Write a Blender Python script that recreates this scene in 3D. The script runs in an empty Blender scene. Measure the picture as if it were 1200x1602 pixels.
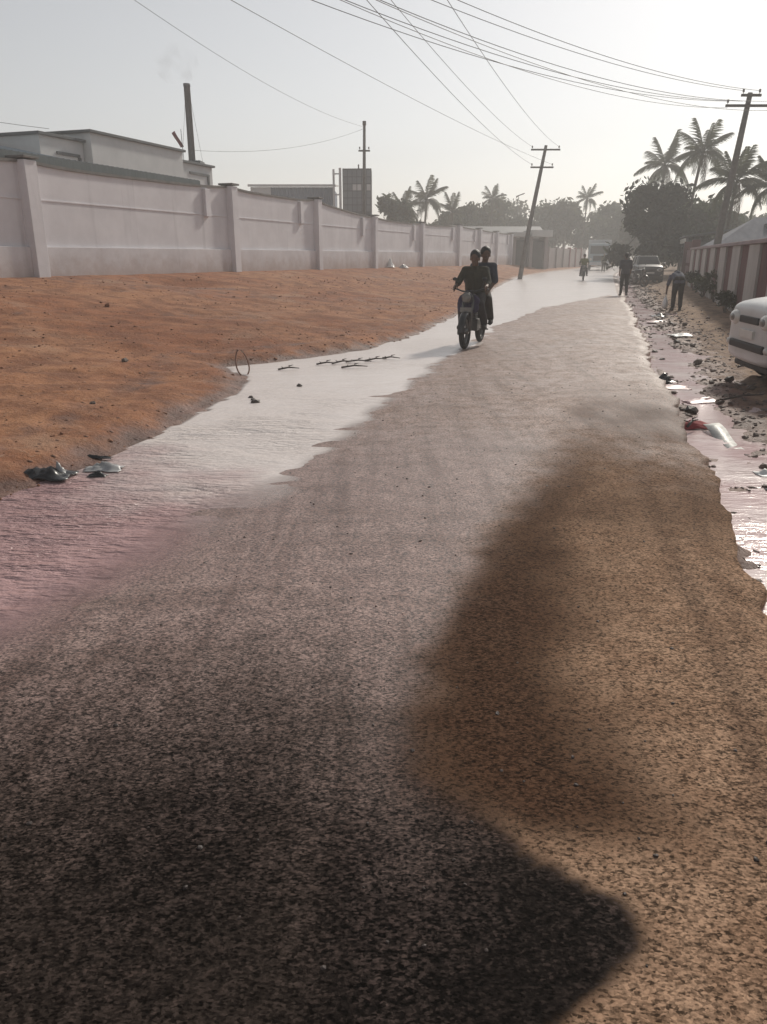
import bpy, bmesh, math, random
import numpy as np
from mathutils import Vector, Matrix, Euler
random.seed(7)
R = math.radians
PI = math.pi
scene = bpy.context.scene
COL = scene.collection

# ------------------------------------------------------------------ camera, sky, sun, exposure
cam = bpy.data.cameras.new('camera'); cam.sensor_fit = 'VERTICAL'; cam.sensor_height = 24.0
cam.lens = 24.0 * 1200 / 1602; cam.clip_start = 0.05; cam.clip_end = 4000
camo = bpy.data.objects.new('camera', cam); COL.objects.link(camo)
camo.location = (0, 0, 1.55); camo.rotation_euler = (R(90 - 18.5), 0, 0)
scene.camera = camo
SUN_AZ, SUN_EL = 31.0, 35.0            # degrees right of the view direction (+Y), and above the horizon
world = bpy.data.worlds.new('World'); scene.world = world; world.use_nodes = True
wn = world.node_tree; wn.nodes.clear()
wo = wn.nodes.new('ShaderNodeOutputWorld'); wb = wn.nodes.new('ShaderNodeBackground')
sky = wn.nodes.new('ShaderNodeTexSky'); sky.sky_type = 'NISHITA'; sky.sun_disc = False
sky.sun_elevation = R(SUN_EL); sky.sun_rotation = R(SUN_AZ)
sky.air_density = 1.0; sky.dust_density = 1.0; sky.ozone_density = 1.0; sky.altitude = 0
hs = wn.nodes.new('ShaderNodeHueSaturation'); hs.inputs['Saturation'].default_value = 0.28
wt = wn.nodes.new('ShaderNodeMix'); wt.data_type = 'RGBA'; wt.blend_type = 'MULTIPLY'; wt.inputs[0].default_value = 1.0; wt.inputs[7].default_value = (1.02, 1.0, 0.975, 1)
wn.links.new(sky.outputs[0], hs.inputs['Color']); wn.links.new(hs.outputs[0], wt.inputs[6]); wn.links.new(wt.outputs[2], wb.inputs['Color'])
wb.inputs['Strength'].default_value = 0.093
wn.links.new(wb.outputs[0], wo.inputs['Surface'])
sl = bpy.data.lights.new('sun', 'SUN'); sl.energy = 2.9; sl.angle = R(5); sl.color = (1.0, 0.93, 0.82)
so = bpy.data.objects.new('sun', sl); COL.objects.link(so)
sd = Vector((math.sin(R(SUN_AZ)) * math.cos(R(SUN_EL)), math.cos(R(SUN_AZ)) * math.cos(R(SUN_EL)), math.sin(R(SUN_EL))))
so.rotation_euler = sd.to_track_quat('Z', 'Y').to_euler(); so.location = (20, 30, 40)
vs = scene.view_settings
vs.view_transform = 'Standard'; vs.look = 'None'; vs.exposure = 0.10; vs.gamma = 1.0; vs.use_curve_mapping = False
scene.cycles.volume_bounces = 1; scene.cycles.max_bounces = 8

# ------------------------------------------------------------------ materials
MATS = {}
def mat(name, c1, c2=None, rough=0.85, scale=4.0, bump=0.0, bscale=40.0, metal=0.0, spec=0.5, detail=6.0, stretch=None, transl=0.0):
    """procedural two-tone noise material with optional relief"""
    if name in MATS: return MATS[name]
    m = bpy.data.materials.new(name); m.use_nodes = True; nt = m.node_tree; N = nt.nodes; L = nt.links
    b = N['Principled BSDF']; b.inputs['Roughness'].default_value = rough; b.inputs['Metallic'].default_value = metal
    b.inputs['Specular IOR Level'].default_value = spec
    tc = N.new('ShaderNodeTexCoord'); mp = N.new('ShaderNodeMapping'); L.new(tc.outputs['Object'], mp.inputs[0])
    if stretch: mp.inputs['Scale'].default_value = stretch
    nz = N.new('ShaderNodeTexNoise'); nz.inputs['Scale'].default_value = scale; nz.inputs['Detail'].default_value = detail
    nz.inputs['Roughness'].default_value = 0.65; L.new(mp.outputs[0], nz.inputs['Vector'])
    rp = N.new('ShaderNodeValToRGB'); rp.color_ramp.elements[0].position = 0.32; rp.color_ramp.elements[1].position = 0.68
    c2 = c2 or tuple(min(1, v * 1.25) for v in c1)
    rp.color_ramp.elements[0].color = (*c1, 1); rp.color_ramp.elements[1].color = (*c2, 1)
    L.new(nz.outputs['Fac'], rp.inputs[0]); L.new(rp.outputs[0], b.inputs['Base Color'])
    if bump:
        n2 = N.new('ShaderNodeTexNoise'); n2.inputs['Scale'].default_value = bscale; n2.inputs['Detail'].default_value = 4
        L.new(mp.outputs[0], n2.inputs['Vector'])
        bp = N.new('ShaderNodeBump'); bp.inputs['Strength'].default_value = bump; bp.inputs['Distance'].default_value = 0.02
        L.new(n2.outputs['Fac'], bp.inputs['Height']); L.new(bp.outputs[0], b.inputs['Normal'])
    if transl:
        tl = N.new('ShaderNodeBsdfTranslucent'); mx = N.new('ShaderNodeMixShader'); mx.inputs[0].default_value = transl
        L.new(rp.outputs[0], tl.inputs['Color']); L.new(b.outputs[0], mx.inputs[1]); L.new(tl.outputs[0], mx.inputs[2]); L.new(mx.outputs[0], N['Material Output'].inputs['Surface'])
    MATS[name] = m; return m

class NG:
    """tiny helper to write node graphs"""
    def __init__(s, name):
        s.m = bpy.data.materials.new(name); s.m.use_nodes = True; s.N = s.m.node_tree.nodes; s.L = s.m.node_tree.links
        s.b = s.N['Principled BSDF']; s.tc = s.N.new('ShaderNodeTexCoord')
    def put(s, sock, v):
        if isinstance(v, bpy.types.NodeSocket): s.L.new(v, sock)
        elif isinstance(v, tuple) and len(v) == 3 and sock.type == 'RGBA': sock.default_value = (*v, 1)
        else: sock.default_value = v
    def noise(s, scale, detail=4, rough=0.6, vec=None, out='Fac'):
        n = s.N.new('ShaderNodeTexNoise'); n.inputs['Scale'].default_value = scale; n.inputs['Detail'].default_value = detail
        n.inputs['Roughness'].default_value = rough; s.L.new(vec or s.tc.outputs['Object'], n.inputs['Vector']); return n.outputs[out]
    def vor(s, scale, out='Distance', feature='F1', vec=None, rand=1.0):
        n = s.N.new('ShaderNodeTexVoronoi'); n.feature = feature; n.inputs['Scale'].default_value = scale
        n.inputs['Randomness'].default_value = rand
        s.L.new(vec or s.tc.outputs['Object'], n.inputs['Vector']); return n.outputs[out]
    def math(s, op, a, b=0.0, c=0.0, clamp=False):
        n = s.N.new('ShaderNodeMath'); n.operation = op; n.use_clamp = clamp
        for i, v in enumerate((a, b, c)): s.put(n.inputs[i], v)
        return n.outputs[0]
    def ss(s, v, lo, hi):
        n = s.N.new('ShaderNodeMapRange'); n.interpolation_type = 'SMOOTHSTEP'
        s.put(n.inputs[0], v); n.inputs[1].default_value = lo; n.inputs[2].default_value = hi; return n.outputs[0]
    def mix(s, f, a, b, blend='MIX'):
        n = s.N.new('ShaderNodeMix'); n.data_type = 'RGBA'; n.blend_type = blend
        s.put(n.inputs[0], f); s.put(n.inputs[6], a); s.put(n.inputs[7], b); return n.outputs[2]
    def attr(s, name):
        n = s.N.new('ShaderNodeAttribute'); n.attribute_name = name; return n.outputs['Fac']
    def mapping(s, sc=(1, 1, 1), rot=(0, 0, 0), src=None):
        n = s.N.new('ShaderNodeMapping'); n.inputs['Scale'].default_value = sc; n.inputs['Rotation'].default_value = rot
        s.L.new(src or s.tc.outputs['Object'], n.inputs[0]); return n.outputs[0]
    def bump(s, h, strength, dist, prev=None):
        n = s.N.new('ShaderNodeBump'); s.put(n.inputs['Strength'], strength); n.inputs['Distance'].default_value = dist
        s.L.new(h, n.inputs['Height'])
        if prev: s.L.new(prev, n.inputs['Normal'])
        return n.outputs[0]

# ------------------------------------------------------------------ mesh helpers
class MB:
    def __init__(s): s.v = []; s.f = []
    def add(s, vs, fs):
        o = len(s.v); s.v.extend([tuple(p) for p in vs]); s.f.extend([tuple(i + o for i in f) for f in fs]); return s
    def box(s, x0, x1, y0, y1, z0, z1, M=None):
        vs = [Vector((x, y, z)) for x in (x0, x1) for y in (y0, y1) for z in (z0, z1)]
        if M is not None: vs = [M @ p for p in vs]
        return s.add(vs, [(0, 1, 3, 2), (4, 6, 7, 5), (0, 4, 5, 1), (2, 3, 7, 6), (0, 2, 6, 4), (1, 5, 7, 3)])
    def tube(s, path, rad, n=8, caps=True):
        path = [Vector(p) for p in path]; m = len(path)
        if not hasattr(rad, '__len__'): rad = [rad] * m
        vs = []; t0 = None; up = None
        for i, p in enumerate(path):
            t = (path[min(i + 1, m - 1)] - path[max(i - 1, 0)]).normalized()
            if up is None: up = t.orthogonal().normalized()
            else: up = (up - t * up.dot(t)).normalized()
            w = t.cross(up)
            for k in range(n):
                a = 2 * PI * k / n; vs.append(p + (up * math.cos(a) + w * math.sin(a)) * rad[i])
        fs = [(i * n + k, i * n + (k + 1) % n, (i + 1) * n + (k + 1) % n, (i + 1) * n + k) for i in range(m - 1) for k in range(n)]
        if caps: fs += [tuple(range(n - 1, -1, -1)), tuple((m - 1) * n + k for k in range(n))]
        return s.add(vs, fs)
    def lathe(s, prof, n=16, M=None):
        """prof: (radius, height) pairs turned round local z"""
        vs = []
        for r, z in prof:
            for k in range(n):
                a = 2 * PI * k / n; p = Vector((r * math.cos(a), r * math.sin(a), z)); vs.append(M @ p if M is not None else p)
        m = len(prof)
        fs = [(i * n + k, i * n + (k + 1) % n, (i + 1) * n + (k + 1) % n, (i + 1) * n + k) for i in range(m - 1) for k in range(n)]
        return s.add(vs, fs)
    def cap(s, p, q, r0, r1, n=12):
        """tapered capsule"""
        p = Vector(p); q = Vector(q); d = q - p
        if d.length < 1e-6: d = Vector((0, 0, 1e-4)); q = p + d
        t = d.normalized(); path = []; rad = []
        for k in range(1, 5):
            a = PI / 2 * k / 4; path.append(p - t * r0 * math.cos(a)); rad.append(r0 * math.sin(a))
        for k in range(3, 0, -1):
            pass
        for k in range(0, 4):
            a = PI / 2 * k / 4; path.append(q + t * r1 * math.sin(a)); rad.append(r1 * math.cos(a))
        path = [p - t * r0 * 0.995] + path + [q + t * r1 * 0.995]; rad = [r0 * 0.08] + rad + [r1 * 0.08]
        return s.tube(path, rad, n)
    def ell(s, c, r, n=14, m=9, M=None):
        vs = [];
        for i in range(m + 1):
            a = -PI / 2 + PI * i / m; rr = max(math.cos(a), 0.02)
            for k in range(n):
                b = 2 * PI * k / n
                p = Vector((r[0] * rr * math.cos(b), r[1] * rr * math.sin(b), r[2] * math.sin(a)))
                if M is not None: p = M @ p
                vs.append(p + Vector(c))
        fs = [(i * n + k, i * n + (k + 1) % n, (i + 1) * n + (k + 1) % n, (i + 1) * n + k) for i in range(m) for k in range(n)]
        fs += [tuple(range(n - 1, -1, -1)), tuple(m * n + k for k in range(n))]
        return s.add(vs, fs)
    def mesh(s, name, material=None, smooth=False):
        me = bpy.data.meshes.new(name); me.from_pydata(s.v, [], s.f); me.update()
        if material: me.materials.append(material)
        if smooth: me.polygons.foreach_set('use_smooth', [True] * len(me.polygons))
        return me
    def build(s, name, material, parent=None, smooth=False, loc=None, rotz=None, bevel=0.0):
        return obj(name, s.mesh(name, material, smooth), parent, loc, rotz, bevel)

def obj(name, me, parent=None, loc=None, rotz=None, bevel=0.0):
    o = bpy.data.objects.new(name, me); COL.objects.link(o)
    if parent is not None: o.parent = parent
    if loc is not None: o.location = loc
    if rotz is not None: o.rotation_euler = (0, 0, rotz)
    if bevel:
        b = o.modifiers.new('bevel', 'BEVEL'); b.width = bevel; b.segments = 2; b.limit_method = 'ANGLE'; b.angle_limit = R(35)
    return o
def tag(o, label=None, cat=None, group=None, kind=None):
    if label: o['label'] = label
    if cat: o['category'] = cat
    if group: o['group'] = group
    if kind: o['kind'] = kind
    return o
def thing(name, label, cat, loc=(0, 0, 0), rotz=0.0, group=None):
    o = bpy.data.objects.new(name, None); COL.objects.link(o); o.location = loc; o.rotation_euler = (0, 0, rotz)
    o.empty_display_size = 0.2
    return tag(o, label, cat, group)
def bx(name, parent, m, x0, x1, y0, y1, z0, z1, bevel=0.0):
    return MB().box(x0, x1, y0, y1, z0, z1).build(name, m, parent, bevel=bevel)

# numpy value noise
def vn(x, y, seed=0):
    xi = np.floor(x).astype(np.int64); yi = np.floor(y).astype(np.int64); fx = x - xi; fy = y - yi
    fx = fx * fx * (3 - 2 * fx); fy = fy * fy * (3 - 2 * fy)
    def h(a, b):
        n = (a * 374761393 + b * 668265263 + seed * 2147483647 + 12345) & 0xffffffff
        n = ((n ^ (n >> 13)) * 1274126177) & 0xffffffff
        return ((n ^ (n >> 16)) & 0xffff) / 65535.0
    return (h(xi, yi) * (1 - fx) + h(xi + 1, yi) * fx) * (1 - fy) + (h(xi, yi + 1) * (1 - fx) + h(xi + 1, yi + 1) * fx) * fy
def fbm(x, y, seed=0, oct=4):
    r = 0; a = 0.5
    for k in range(oct): r = r + a * (vn(x * 2 ** k, y * 2 ** k, seed + k * 17) - 0.5) * 2; a *= 0.5
    return r
def sst(v, lo, hi):
    t = np.clip((v - lo) / (hi - lo), 0, 1); return t * t * (3 - 2 * t)

# ------------------------------------------------------------------ lie of the land
def rc(y):                                   # sideways shift of the road's axis
    y = np.asarray(y, float)
    return 0.277 * y + 0.0015 * np.clip(y - 60, 0, 60) ** 2 + 0.18 * np.maximum(y - 120, 0)
XLp = np.array([(-60, -16), (-5, -4.7), (0, -3.7), (4.9, -2.55), (5.9, -2.15), (7.4, -1.88), (9, -1.75), (10.4, -1.9), (11.3, -2.35), (12.0, -1.5),
                (13.5, -0.3), (15.3, 0.5), (20, 1.7), (28, 3.4), (40, 5.6), (60, 10.0), (80, 16.5), (120, 32), (900, 380)])
XRp = np.array([(-60, -15), (-5, -3.7), (0, -2.35), (2.7, -1.5), (3.6, -1.02), (5.9, -0.42), (8.45, 0.14), (11.6, 0.96), (18.2, 2.66), (25.2, 5.28),
                (29, 7.3), (34, 10.1), (38, 11.6), (45, 13.6), (80, 25.2), (120, 45), (900, 480)])
def xL(y): return np.interp(y, XLp[:, 0], XLp[:, 1])
def xR(y): return np.interp(y, XRp[:, 0], XRp[:, 1])
def xW(y): return -8.85 + 0.348 * (np.asarray(y, float) - 18.9)
U_L, U_R = -4.0, 0.83
def uR(y): return U_R + 0.20 * fbm(y * 0.6, y * 0 + 3.3, 5) + 0.09 * fbm(y * 4, y * 0 + 9.1, 8)
def shore(x, y):
    """>0 in the stream on the left; a = from its left bank, b = from its road side"""
    a = x - xL(y) + 0.16 * fbm(x * 1.3, y * 0.9, 11) + 0.10 * fbm(x * 5, y * 3.5, 12)
    b = xR(y) - x + 0.10 * fbm(x * 1.1, y * 0.5, 21) + 0.07 * fbm(x * 6, y * 2.5, 22)
    return a, b
def z_road(x, y):
    a, b = shore(x, y)
    u = x - rc(y)
    z = np.where(b > 0, -0.018 * np.minimum(b, 3), np.minimum(0.018 * -b, 0.02 + 0.008 * -b))
    z = z - 0.02 * sst(u, 0.1, 0.83)
    return np.clip(z, -0.06, 0.06) + 0.004 * fbm(x * 1.5, y * 1.5, 31)
def z_ground(x, y):
    x = np.asarray(x, float); y = np.asarray(y, float)
    a, b = shore(x, y); u = x - rc(y)
    t = np.maximum(-a, 0); w = np.maximum(xL(y) - xW(y), 1.5)
    zW = np.clip(1.07 - 0.0055 * (y - 19), 0.5, 1.12)
    fr = np.clip(t / w, 0, 1)
    near = np.clip(1.2 - y / 120, 0.15, 1)
    zl = 0.09 * sst(t, 0, 0.45) + (zW - 0.09) * (0.25 * fr + 0.75 * fr ** 1.25)
    zl = zl + sst(t, 0.05, 1.2) * (0.075 * fbm(x * 0.55, y * 0.55, 41) + 0.05 * fbm(x * 2.1, y * 2.1, 42) + 0.02 * fbm(x * 8, y * 8, 43)) * sst(1 - fr, -0.02, 0.25)
    dw = (x - xW(y)) * 0.944 + 0.5 * fbm(y * 0.12, y * 0 + 1.7, 45)
    for d0 in (2.6, 4.1): zl = zl - 0.035 * np.exp(-((dw - d0) / 0.14) ** 2) * sst(t, 0.8, 2.0) + 0.02 * np.exp(-((np.abs(dw - d0) - 0.27) / 0.1) ** 2) * sst(t, 0.8, 2.0)
    # shallow dip that holds a puddle on the bare plot
    dp = np.exp(-(((x + 5.2) / 1.5) ** 2 + ((y - 22.6) / 1.1) ** 2) ** 2)
    zl = zl * (1 - dp) + 0.66 * dp
    zin = -0.05 + 0 * x
    z = np.where(a < 0, zl, -np.minimum(0.05, 0.10 * a))
    # road bed
    z = np.where((u > U_L - 0.3) & (a > 0), np.minimum(z, z_road(x, y) - 0.05), z)
    # right shoulder
    r = u - U_R
    zr = -0.055 - 0.03 * sst(r, 0, 0.4) - 0.022 * np.exp(-((r - 0.28) / 0.24) ** 2) + (0.05 * fbm(x * 1.1, y * 0.7, 51) + 0.055 * fbm(x * 4.0, y * 2.6, 52) + 0.03 * fbm(x * 11, y * 9, 53)) + 0.035 * sst(r, 0.35, 0.8) + 0.14 * sst(r, 0.9, 3.2) + 0.004 * np.clip(r, 0, 30)
    z = np.where(r > -0.25, np.where(r > 0.02, zr, -0.075), z)
    far = sst(y, 90, 160); z = z * (1 - far) + 0.15 * far
    return z

def grid_mesh(name, X, Y, Z, attrs, material):
    r, c = X.shape
    me = bpy.data.meshes.new(name)
    co = np.stack([X, Y, Z], -1).reshape(-1, 3).astype(np.float32)
    i = np.arange(r * c).reshape(r, c)
    q = np.stack([i[:-1, :-1], i[:-1, 1:], i[1:, 1:], i[1:, :-1]], -1).reshape(-1, 4)
    me.vertices.add(len(co)); me.vertices.foreach_set('co', co.ravel())
    me.loops.add(q.size); me.loops.foreach_set('vertex_index', q.ravel().astype(np.int32))
    me.polygons.add(len(q)); me.polygons.foreach_set('loop_start', np.arange(0, q.size, 4, dtype=np.int32))
    me.polygons.foreach_set('use_smooth', np.ones(len(q), bool))
    me.update(calc_edges=True)
    for k, v in attrs.items():
        at = me.attributes.new(k, 'FLOAT', 'POINT'); at.data.foreach_set('value', np.broadcast_to(v, X.shape).astype(np.float32).ravel())
    me.materials.append(material); me.validate()
    return me

ys = [-60., -40, -25, -15, -9, -6, -4]
while ys[-1] < 850: ys.append(ys[-1] + (max(0.045, 0.009 * abs(ys[-1])) if ys[-1] < 60 else 0.06 * ys[-1]))
ys = np.array(ys)
us = list(np.arange(-4.6, 4.2, 0.05)); st = 0.06
while us[-1] < 640: us.append(us[-1] + st); st *= 1.07
st = 0.06
while us[0] > -640: us.insert(0, us[0] - st); st *= 1.045
us = np.array(us)
UU, YY = np.meshgrid(us, ys); XX = UU + rc(np.minimum(YY, 130))
ZZ = z_ground(XX, YY)

# --- dirt
g = NG('red_earth')
P = g.tc.outputs['Object']
big = g.noise(0.35, 5, 0.6); mid = g.noise(2.2, 6, 0.68); fine = g.noise(22, 5, 0.7); wet = g.attr('wet'); side = g.attr('side')
c = g.mix(g.ss(big, 0.35, 0.65), (0.285, 0.104, 0.042), (0.37, 0.175, 0.086))
c = g.mix(g.ss(mid, 0.36, 0.64), g.mix(0.8, c, (0.15, 0.055, 0.026)), c)
c = g.mix(g.ss(fine, 0.55, 0.75), c, (0.37, 0.235, 0.165))
c = g.mix(g.math('MULTIPLY', g.ss(g.noise(0.6, 5, 0.65), 0.54, 0.70), 0.55), c, (0.36, 0.23, 0.155))
c = g.mix(g.math('MULTIPLY', g.ss(g.noise(1.0, 5, 0.65, g.mapping((0.35, 1.3, 1), (0, 0, R(-20)))), 0.52, 0.70), 0.6), c, (0.19, 0.065, 0.03))
c = g.mix(g.ss(g.vor(7.0), 0.16, 0.06), c, (0.12, 0.06, 0.04))
right = g.mix(g.ss(mid, 0.4, 0.6), (0.17, 0.105, 0.07), (0.30, 0.20, 0.13))
c = g.mix(side, c, right)
mud = g.mix(g.ss(mid, 0.3, 0.7), (0.07, 0.030, 0.019), (0.20, 0.105, 0.078))
wm = g.ss(g.math('ADD', wet, g.math('MULTIPLY', g.math('SUBTRACT', g.noise(3.5, 5, 0.65), 0.5), 0.9)), 0.25, 0.75)
g.put(g.b.inputs['Base Color'], g.mix(wm, c, mud))
g.put(g.b.inputs['Roughness'], g.math('MULTIPLY_ADD', wm, -0.3, 0.92)); g.b.inputs['Specular IOR Level'].default_value = 0.4
hh = g.math('ADD', g.math('MULTIPLY', mid, 1.0), g.math('ADD', g.math('MULTIPLY', fine, 0.35), g.math('MULTIPLY', g.ss(g.vor(7.0), 0.2, 0.0), 0.5)))
g.put(g.b.inputs['Normal'], g.bump(hh, 0.9, 0.07))
M_EARTH = g.m
a_, b_ = shore(XX, YY); r_ = UU - U_R
tb_ = np.maximum(-a_, 0)
wetL = np.maximum(np.exp(-tb_ / 0.34), 0.42 * np.exp(-((tb_ - 0.9 - 0.3 * fbm(XX * 0.8, YY * 0.8, 81)) / 0.3) ** 2)) + 0.5 * sst(fbm(XX * 0.3 + 3, YY * 0.55, 82), 0.05, 0.35) * sst(tb_, 0.5, 2)
wetR = np.where(r_ > -0.3, np.clip(1.15 - np.maximum(r_, 0) / 1.7, 0, 1), 0)
dw_ = (XX - xW(YY)) * 0.944 + 0.5 * fbm(YY * 0.12, YY * 0 + 1.7, 45)
for d0 in (2.6, 4.1): wetL = np.maximum(wetL, 0.5 * np.exp(-((dw_ - d0) / 0.13) ** 2) * sst(tb_, 0.8, 2.0))
wetL = np.maximum(wetL, 0.75 * np.exp(-(((XX + 5.0) / 1.3) ** 2 + ((YY - 22.4) / 0.8) ** 2) ** 2))
wetA = np.where(a_ > 0, np.where(r_ > -0.3, wetR, 1.0), np.where(YY > 14, wetL * 0.8, wetL))
gro = obj('ground', grid_mesh('ground', XX, YY, ZZ, {'wet': wetA, 'side': sst(r_, -0.3, 0.3)}, M_EARTH)); tag(gro, kind='structure')

# --- road
n = NG('asphalt_road')
film = n.attr('film'); dust = n.attr('dust'); damp = n.attr('damp'); trk = n.attr('track')
chips = n.vor(85, 'Color')
sep = n.N.new('ShaderNodeSeparateColor'); n.L.new(chips, sep.inputs[0]); rnd = sep.outputs[0]
rd = n.noise(0.9, 5, 0.65); rd2 = n.noise(5, 6, 0.7); rd3 = n.noise(62, 3, 0.65); rd4 = n.noise(24, 4, 0.65)
sep2 = n.N.new('ShaderNodeSeparateColor'); n.L.new(n.vor(140, 'Color', vec=n.mapping((0.75, 1.25, 1))), sep2.inputs[0]); rnb = sep2.outputs[0]
streak = n.noise(1.0, 6, 0.65, n.mapping((6, 0.45, 1), (0, 0, R(15.5)))); cross = n.noise(1.0, 5, 0.6, n.mapping((0.6, 3.0, 1), (0, 0, R(6))))
grain = n.math('ADD', n.math('MULTIPLY', rd3, 0.45), n.math('ADD', n.math('MULTIPLY', rnb, 0.30), n.math('ADD', n.math('MULTIPLY', rnd, 0.15), n.math('MULTIPLY', rd4, 0.25))))   # about 0.2 .. 0.95
blot = n.math('SUBTRACT', n.math('ADD', n.math('MULTIPLY', rd2, 0.6), n.math('MULTIPLY', rd, 0.4)), 0.5)
gn = n.math('SUBTRACT', grain, 0.575)
silt_glare = n.attr('silt_glare'); soak = n.attr('soak')
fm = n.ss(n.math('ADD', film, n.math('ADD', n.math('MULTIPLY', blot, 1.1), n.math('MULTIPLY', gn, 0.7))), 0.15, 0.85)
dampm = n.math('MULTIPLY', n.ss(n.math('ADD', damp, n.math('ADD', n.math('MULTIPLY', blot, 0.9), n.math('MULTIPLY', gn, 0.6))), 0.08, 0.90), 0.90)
sm_ = n.ss(n.math('ADD', silt_glare, n.math('ADD', n.math('MULTIPLY', blot, 0.5), n.math('MULTIPLY', gn, 0.55))), 0.0, 1.0)
tan_ = n.mix(n.ss(rd2, 0.32, 0.68), (0.195, 0.120, 0.078), (0.30, 0.196, 0.132))
tan_ = n.mix(n.math('MULTIPLY', n.ss(streak, 0.52, 0.74), 0.45), tan_, (0.13, 0.078, 0.052))
tan_ = n.mix(n.math('MULTIPLY', n.ss(cross, 0.54, 0.72), 0.35), tan_, (0.12, 0.068, 0.046))
tan_ = n.mix(n.math('MULTIPLY', trk, 0.5), tan_, (0.07, 0.042, 0.03))
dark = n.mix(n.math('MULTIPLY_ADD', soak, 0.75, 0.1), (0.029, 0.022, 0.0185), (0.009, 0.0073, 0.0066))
silt_glare_c = n.mix(n.ss(rd2, 0.3, 0.7), (0.198, 0.131, 0.114), (0.285, 0.198, 0.174))  # silty tone, lightened to stand in for sky glare on the wet road
silt_glare_c = n.mix(n.math('MULTIPLY', n.ss(n.math('ADD', n.math('MULTIPLY', streak, 0.7), n.math('MULTIPLY', rd4, 0.3)), 0.46, 0.64), 0.72), silt_glare_c, (0.105, 0.060, 0.048))
silt_glare_c = n.mix(n.math('MULTIPLY', n.ss(cross, 0.50, 0.70), 0.45), silt_glare_c, (0.11, 0.064, 0.048))
tone = n.mix(dampm, n.mix(fm, tan_, n.mix(sm_, dark, silt_glare_c)), (0.043, 0.0215, 0.0130))
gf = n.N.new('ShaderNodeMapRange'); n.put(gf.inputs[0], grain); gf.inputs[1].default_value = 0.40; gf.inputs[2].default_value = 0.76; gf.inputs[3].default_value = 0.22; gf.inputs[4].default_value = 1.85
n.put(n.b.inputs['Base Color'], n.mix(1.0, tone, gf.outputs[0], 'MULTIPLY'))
fm = n.math('MULTIPLY', fm, n.math('SUBTRACT', 1.0, dampm))
n.put(n.b.inputs['Roughness'], n.math('ADD', n.math('ADD', n.math('MULTIPLY_ADD', fm, -0.06, 0.82), n.math('MULTIPLY', n.math('MULTIPLY', fm, sm_), -0.32)), n.math('MULTIPLY', gn, 0.4)))
n.put(n.b.inputs['Specular IOR Level'], n.math('ADD', 0.02, n.math('MULTIPLY', n.math('MULTIPLY', fm, sm_), 0.42)))
bh = n.math('ADD', n.math('MULTIPLY', rd3, 1.0), n.math('ADD', n.math('MULTIPLY', rnb, 0.5), n.math('MULTIPLY', rd4, 0.8)))
n.put(n.b.inputs['Normal'], n.bump(rd2, 0.04, 0.02, n.bump(bh, 0.6, 0.005)))
M_ROAD = n.m
ry = ys[(ys > -5) & (ys < 170)]
rk = np.linspace(0, 1, 110)
rk = np.concatenate([[0], rk, [1]])
YR = np.repeat(ry[:, None], len(rk), 1); e0 = U_L + 0 * ry; e1 = uR(ry)
URr = e0[:, None] + (e1 - e0)[:, None] * rk[None, :]
XR_ = URr + rc(YR); ZR = z_road(XR_, YR)
ZR[:, 0] -= 0.12; ZR[:, -1] -= 0.12
edge = sst(e1[:, None] - URr, 0, 0.18); ZR -= 0.03 * (1 - edge)
# how far the water has soaked across the carriageway (edge of the wet film, metres)
Cp = np.array([(-5, 0.0), (0.9, 0.12), (1.1, 0.30), (1.2, 0.43), (1.3, 0.56), (1.38, 0.61), (1.46, 0.60), (1.55, 0.52), (1.66, 0.40), (1.8, 0.27), (2.0, 0.20), (2.66, 0.24), (3.4, 0.42), (4.3, 0.70), (5.2, 1.05), (6, 1.3), (7, 1.6), (9, 2.0), (12, 3.0), (20, 5.0), (40, 12), (170, 60)])
xc = np.interp(YR, Cp[:, 0], Cp[:, 1])
dC = xc - XR_ + (0.10 * fbm(XR_ * 1.7, YR * 1.3, 91) + 0.07 * fbm(XR_ * 5, YR * 4, 92)) * sst(YR, 1.5, 2.2) + 0.07 * fbm(XR_ * 7, YR * 7, 93)
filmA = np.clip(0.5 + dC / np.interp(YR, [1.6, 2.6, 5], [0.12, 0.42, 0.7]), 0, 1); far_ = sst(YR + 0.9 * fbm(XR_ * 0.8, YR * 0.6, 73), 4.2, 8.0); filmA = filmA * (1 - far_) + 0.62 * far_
dampA = 0.95 * np.exp(-((dC + 0.20) / np.where(dC > -0.20, 0.30, 0.40 + 0.16 * fbm(XR_ * 2, YR * 1.5, 94))) ** 2) * np.clip(1.55 - YR / 5.5, 0, 1) * sst(YR, 1.5, 1.9)
dampA = np.maximum(dampA, (0.30 + 0.45 * fbm(XR_ * 1.1, YR * 0.9, 95)) * sst(-dC, -0.1, 0.4) * sst(YR, 3.4, 4.8) * (1 - sst(YR, 7.0, 11.5)))
trkA = np.exp(-((URr - 0.52 - 0.1 * np.sin(YR * 0.9)) / 0.05) ** 2) * np.clip(1.3 - YR / 8, 0, 1)
trkA = np.maximum(trkA, 0.5 * np.exp(-((URr - 0.70) / 0.04) ** 2))
silt_glareA = np.clip((YR - 1.25 + 0.35 * np.exp(-((XR_ - 0.0) / 0.22) ** 2) + 0.35 * np.exp(-np.maximum(XR_ - xR(YR), 0) / 0.5)) / 2.5, 0, 1) ** 1.35  # silt by the shore plus painted sky glare, paler with distance
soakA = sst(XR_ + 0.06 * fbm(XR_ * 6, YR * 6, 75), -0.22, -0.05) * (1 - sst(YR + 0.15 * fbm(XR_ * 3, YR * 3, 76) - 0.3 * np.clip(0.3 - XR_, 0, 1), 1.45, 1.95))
soakA = np.maximum(soakA, 0.8 * np.exp(-(((XR_ + 0.55) / 0.3) ** 2 + ((YR - 1.75) / 0.45) ** 2)))
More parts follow.
